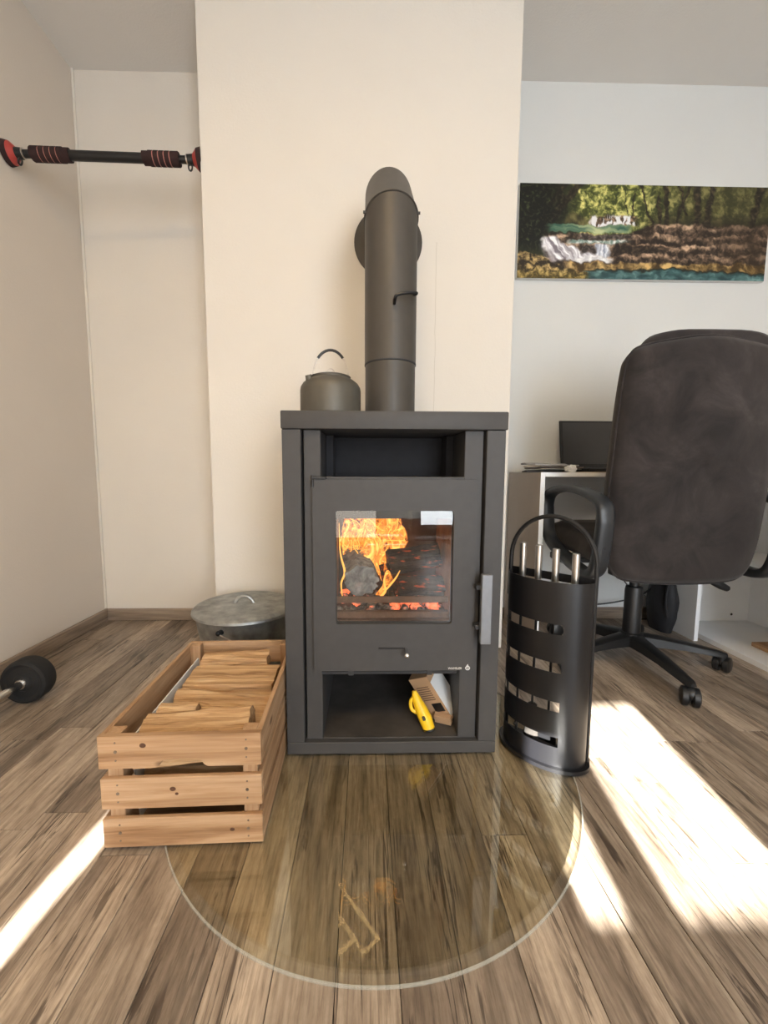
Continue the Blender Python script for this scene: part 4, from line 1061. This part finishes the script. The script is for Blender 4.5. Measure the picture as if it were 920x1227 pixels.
# ------------------------------------------------------------------ forest waterfall picture
def lerp(a, b, t): return tuple(a[i] + (b[i] - a[i]) * t for i in range(3))
def sm(a, b, t):
    t = min(1, max(0, (t - a) / (b - a))); return t * t * (3 - 2 * t)
def fb(x, y, s, o=4, seed=0.0):
    return mnoise.fractal(Vector((x * s, y * s, seed)), 1.0, 2.0, o)
def paint(u, v):
    X0, Y0 = u * 2.87, v
    u0, v0 = u, v
    # wander of all the outlines
    u = u + 0.010 * fb(X0, Y0, 7, 3, 31) + 0.004 * fb(X0, Y0, 22, 2, 32)
    v = v + 0.030 * fb(X0, Y0, 6, 3, 41) + 0.012 * fb(X0, Y0, 20, 2, 42)
    X, Y = u * 2.87, v
    n1 = fb(X, Y, 9, 5, 1); n2 = fb(X, Y, 26, 4, 2); n3 = fb(X, Y, 4, 3, 3); n4 = fb(X, Y, 60, 3, 4)
    # forest: yellow-green light behind, dark trees in front
    light = sm(0.16, 0.27, u) * (1 - 0.42 * sm(0.44, 0.56, u)) * (1 - 0.30 * sm(0.72, 0.9, u))
    leaf = min(1, max(0, 0.42 + 0.75 * n1 + 0.55 * n2 + 0.25 * n4))
    c = lerp((30, 34, 18), lerp((104, 118, 46), (228, 220, 138), leaf), min(1, max(0.05, light * (0.35 + 0.9 * leaf))))
    c = lerp(c, (66, 58, 36), 0.40 * sm(0.48, 0.75, u))
    c = lerp(c, (34, 30, 20), (sm(0.26, 0.42, v) * 0.75 * sm(0.46, 0.56, u)))
    for (x0, y0, x1, y1, w) in ((0.10, 0.48, 0.245, -0.05, 0.022), (0.02, 0.60, 0.19, -0.05, 0.014), (0.13, 0.40, 0.17, 0.1, 0.010), (0.465, -0.05, 0.535, 0.45, 0.005), (0.573, -0.05, 0.590, 0.47, 0.009), (0.55, 0.1, 0.557, 0.45, 0.006), (0.675, 0.0, 0.615, 0.44, 0.006), (0.70, -0.05, 0.712, 0.47, 0.012), (0.765, 0.0, 0.745, 0.47, 0.014), (0.96, 0.0, 0.925, 0.44, 0.016), (0.62, -0.05, 0.665, 0.3, 0.006), (0.45, 0.1, 0.452, 0.35, 0.003), (0.41, 0.05, 0.43, 0.30, 0.002)):
        t = (v - y0) / (y1 - y0)
        if 0 <= t <= 1:
            e = 1 - sm(w * 0.6, w * 1.25, abs(u - (x0 + (x1 - x0) * t)))
            c = lerp(c, lerp((20, 17, 12), (74, 60, 44), max(0, 0.3 + n2)), e * 0.92)
    dk = (1 - sm(0.10, 0.20, u + 0.05 * n1)) * (1 - sm(0.62, 0.74, v))
    c = lerp(c, lerp((10, 11, 8), (66, 72, 44), max(0, n2 * 1.3 + 0.5 * n4 - 0.05)), dk * 0.9)
    e = (1 - sm(0.6, 1.0, math.hypot((u - 0.225) / 0.065, (v - 0.40) / 0.10)))
    c = lerp(c, lerp((34, 32, 20), (96, 90, 56), max(0, 0.4 + n1)), e * 0.9)
    # upper cascade and green pool
    e = sm(0.27, 0.29, u) * (1 - sm(0.45, 0.49, u)) * sm(0.31, 0.34, v) * (1 - sm(0.42, 0.44, v))
    c = lerp(c, lerp((44, 34, 28), (172, 142, 116), min(1, max(0, 0.4 + n2 + 0.5 * n4))), e)
    w_ = e * sm(-0.05, 0.15, fb(X * 5, Y * 1.2, 6, 2, 8) + 0.3 * sm(0.37, 0.41, v) - 2.5 * max(0, u - 0.37))
    c = lerp(c, (232, 232, 234), w_)
    e = sm(0.10, 0.14, u) * (1 - sm(0.42, 0.47, u)) * sm(0.425, 0.435, v) * (1 - sm(0.495, 0.515, v))
    c = lerp(c, lerp((54, 92, 78), (190, 198, 150), min(1, max(0, 0.30 + 0.6 * fb(X * 0.6, Y * 5, 6, 3, 9) + 0.45 * (1 - abs(u - 0.31) * 11)))), e)
    # rock terraces: broad ledges, pale on top, dark below
    ry = 0.515 - 0.105 * sm(0.42, 0.56, u)
    e = sm(ry - 0.01, ry + 0.012, v) * sm(0.09, 0.12, u)
    ph = (v + 0.05 * fb(X * 0.8, Y, 3, 2, 14) + 0.02 * u) * 9.5
    fr_ = ph - math.floor(ph)
    ledge = sm(0.0, 0.12, fr_) * (1 - sm(0.30, 0.75, fr_))
    patch = fb(X, Y * 1.6, 5, 3, 15)
    rk = lerp((36, 27, 21), (206, 174, 144), min(1, max(0, 0.10 + 0.62 * ledge * (0.75 + 0.8 * patch) + 0.40 * n1 + 0.45 * n2 + 0.2 * n4)))
    rk = lerp(rk, (48, 36, 26), 0.50 * sm(0.70, 0.92, u) + 0.25 * sm(0.1, 0.5, -patch))
    c = lerp(c, rk, e)
    e = sm(0.36, 0.39, u) * (1 - sm(0.56, 0.64, u)) * sm(0.625, 0.645, v) * (1 - sm(0.70, 0.745, v))
    c = lerp(c, lerp((28, 22, 18), (84, 66, 50), max(0, 0.2 + n2)), e * 0.85)
    e = sm(0.22, 0.26, u) * (1 - sm(0.44, 0.47, u)) * sm(0.515, 0.53, v) * (1 - sm(0.560, 0.580, v))
    c = lerp(c, lerp((48, 40, 36), (136, 124, 116), max(0, 0.3 + n2)), e)
    e = sm(0.19, 0.22, u) * (1 - sm(0.40, 0.46, u)) * sm(0.575, 0.59, v) * (1 - sm(0.610, 0.635, v))
    c = lerp(c, lerp((116, 142, 132), (232, 236, 232), min(1, max(0, 0.45 + 1.2 * n2))), e)
    # main falls: a fan sliding down to the right, dark rock showing through
    cx_ = 0.125 + 0.115 * sm(0.56, 0.82, v); hw_ = 0.035 + 0.105 * sm(0.54, 0.80, v)
    e = sm(0.53, 0.57, v) * (1 - sm(0.79, 0.83, v)) * (1 - sm(0.55, 1.0, abs(u - cx_) / hw_))
    st = fb(X * 3.5 - Y * 2.6, Y * 0.7, 6, 3, 21)
    hole = sm(0.0, 0.9, 1 - math.hypot((u - 0.155) / 0.035, (v - 0.69) / 0.06))
    c = lerp(c, lerp((128, 120, 128), (248, 248, 252), min(1, max(0, 0.62 + 1.1 * st - 0.7 * hole))), e)
    e = sm(0.245, 0.26, u) * (1 - sm(0.30, 0.315, u)) * sm(0.63, 0.65, v) * (1 - sm(0.70, 0.74, v))
    c = lerp(c, lerp((44, 38, 36), (120, 108, 104), max(0, 0.2 + n2)), e)
    e = sm(0.305, 0.315, u) * (1 - sm(0.355, 0.368, u)) * sm(0.62, 0.64, v) * (1 - sm(0.75, 0.78, v))
    c = lerp(c, lerp((140, 148, 166), (240, 242, 248), min(1, max(0, 0.5 + fb(X * 6, Y, 7, 2, 3)))), e)
    e = sm(0.20, 0.25, u) * (1 - sm(0.36, 0.40, u)) * sm(0.745, 0.77, v) * (1 - sm(0.80, 0.825, v))
    c = lerp(c, lerp((206, 204, 206), (252, 252, 252), min(1, max(0, 0.5 + n2))), e)
    # ochre ledge, lower pool, mossy foreground
    e = sm(0.815, 0.835, v) * sm(0.15, 0.24, u)
    c = lerp(c, lerp((64, 48, 24), (214, 180, 116), min(1, max(0, 0.50 + 0.8 * n1 + 0.4 * n2 - 0.35 * sm(0.6, 0.9, u)))), e)
    pool = 0.895 - 0.02 * sm(0.45, 0.55, u) + 0.03 * sm(0.6, 0.75, u)
    e = sm(pool - 0.006, pool + 0.006, v) * sm(0.255, 0.285, u + 0.4 * (v - 0.9))
    wt = lerp((28, 60, 64), (150, 188, 184), min(1, max(0, 0.22 + 0.55 * fb(X, Y * 3, 5, 3, 17) + 0.25 * sm(0.05, 0.45, n1) + 2.2 * max(0, v - 0.93) * sm(0.7, 0.9, u))))
    wt = lerp((26, 32, 24), wt, sm(pool + 0.006, pool + 0.03, v))
    c = lerp(c, wt, e)
    fy = 0.71 + 0.21 * sm(0.02, 0.27, u)
    e = sm(fy - 0.01, fy + 0.015, v) * (1 - sm(0.27, 0.30, u))
    mo = lerp((40, 31, 18), (212, 182, 122), min(1, max(0, 0.30 + 0.42 * math.sin((v + 0.10 * n1 + u * 0.25) * 42) + 0.6 * n2 + 0.3 * n4)))
    c = lerp(c, lerp(mo, (140, 124, 36), 0.35 * sm(0.84, 1.0, v)), e)
    return c
def pic_mat():
    nt = NT('printed_canvas'); sset(nt, 0.35, 0, 0.4)
    at = nt.n('ShaderNodeAttribute'); at.attribute_name = 'print'
    nt.l(at.outputs['Color'], nt.b.inputs['Base Color'])
    return nt.m
p0 = Vector((0.700, YB - 0.022, 2.061)); PWD, PHT = 1.178, 0.413
pic = thing('landscape_picture', 'wide panoramic print of a forest waterfall on the right wall', 'picture', (p0.x + PWD / 2, YB - 0.011, p0.z - PHT), world=True)
obj('panel', MB().box(p0.x, p0.x + PWD, YB - 0.0215, YB - 0.001, p0.z - PHT, p0.z, 0.001), PAPER, pic)
NU, NV = 420, 148
verts, faces, cols = [], [], []
for j in range(NV + 1):
    for i in range(NU + 1):
        u, v = i / NU, j / NV
        verts.append((p0.x + PWD * u - SHIFT[pic.name].x, p0.y - SHIFT[pic.name].y, p0.z - PHT * v - SHIFT[pic.name].z))
        c = paint(u, v); q = srgb(*[max(0, min(255, k)) for k in c]); cols.append(q)
for j in range(NV):
    for i in range(NU):
        a = j * (NU + 1) + i
        faces.append((a, a + NU + 1, a + NU + 2, a + 1))
me = bpy.data.meshes.new('print'); me.from_pydata(verts, [], faces)
at = me.color_attributes.new('print', 'FLOAT_COLOR', 'POINT')
for i, c in enumerate(cols): at.data[i].color = c
me.materials.append(pic_mat())
po_ = bpy.data.objects.new('print', me); COL.objects.link(po_); po_.parent = pic
po_['label'] = 'printed woodland stream with cascades and turquoise pools'
print('planks', cnt)
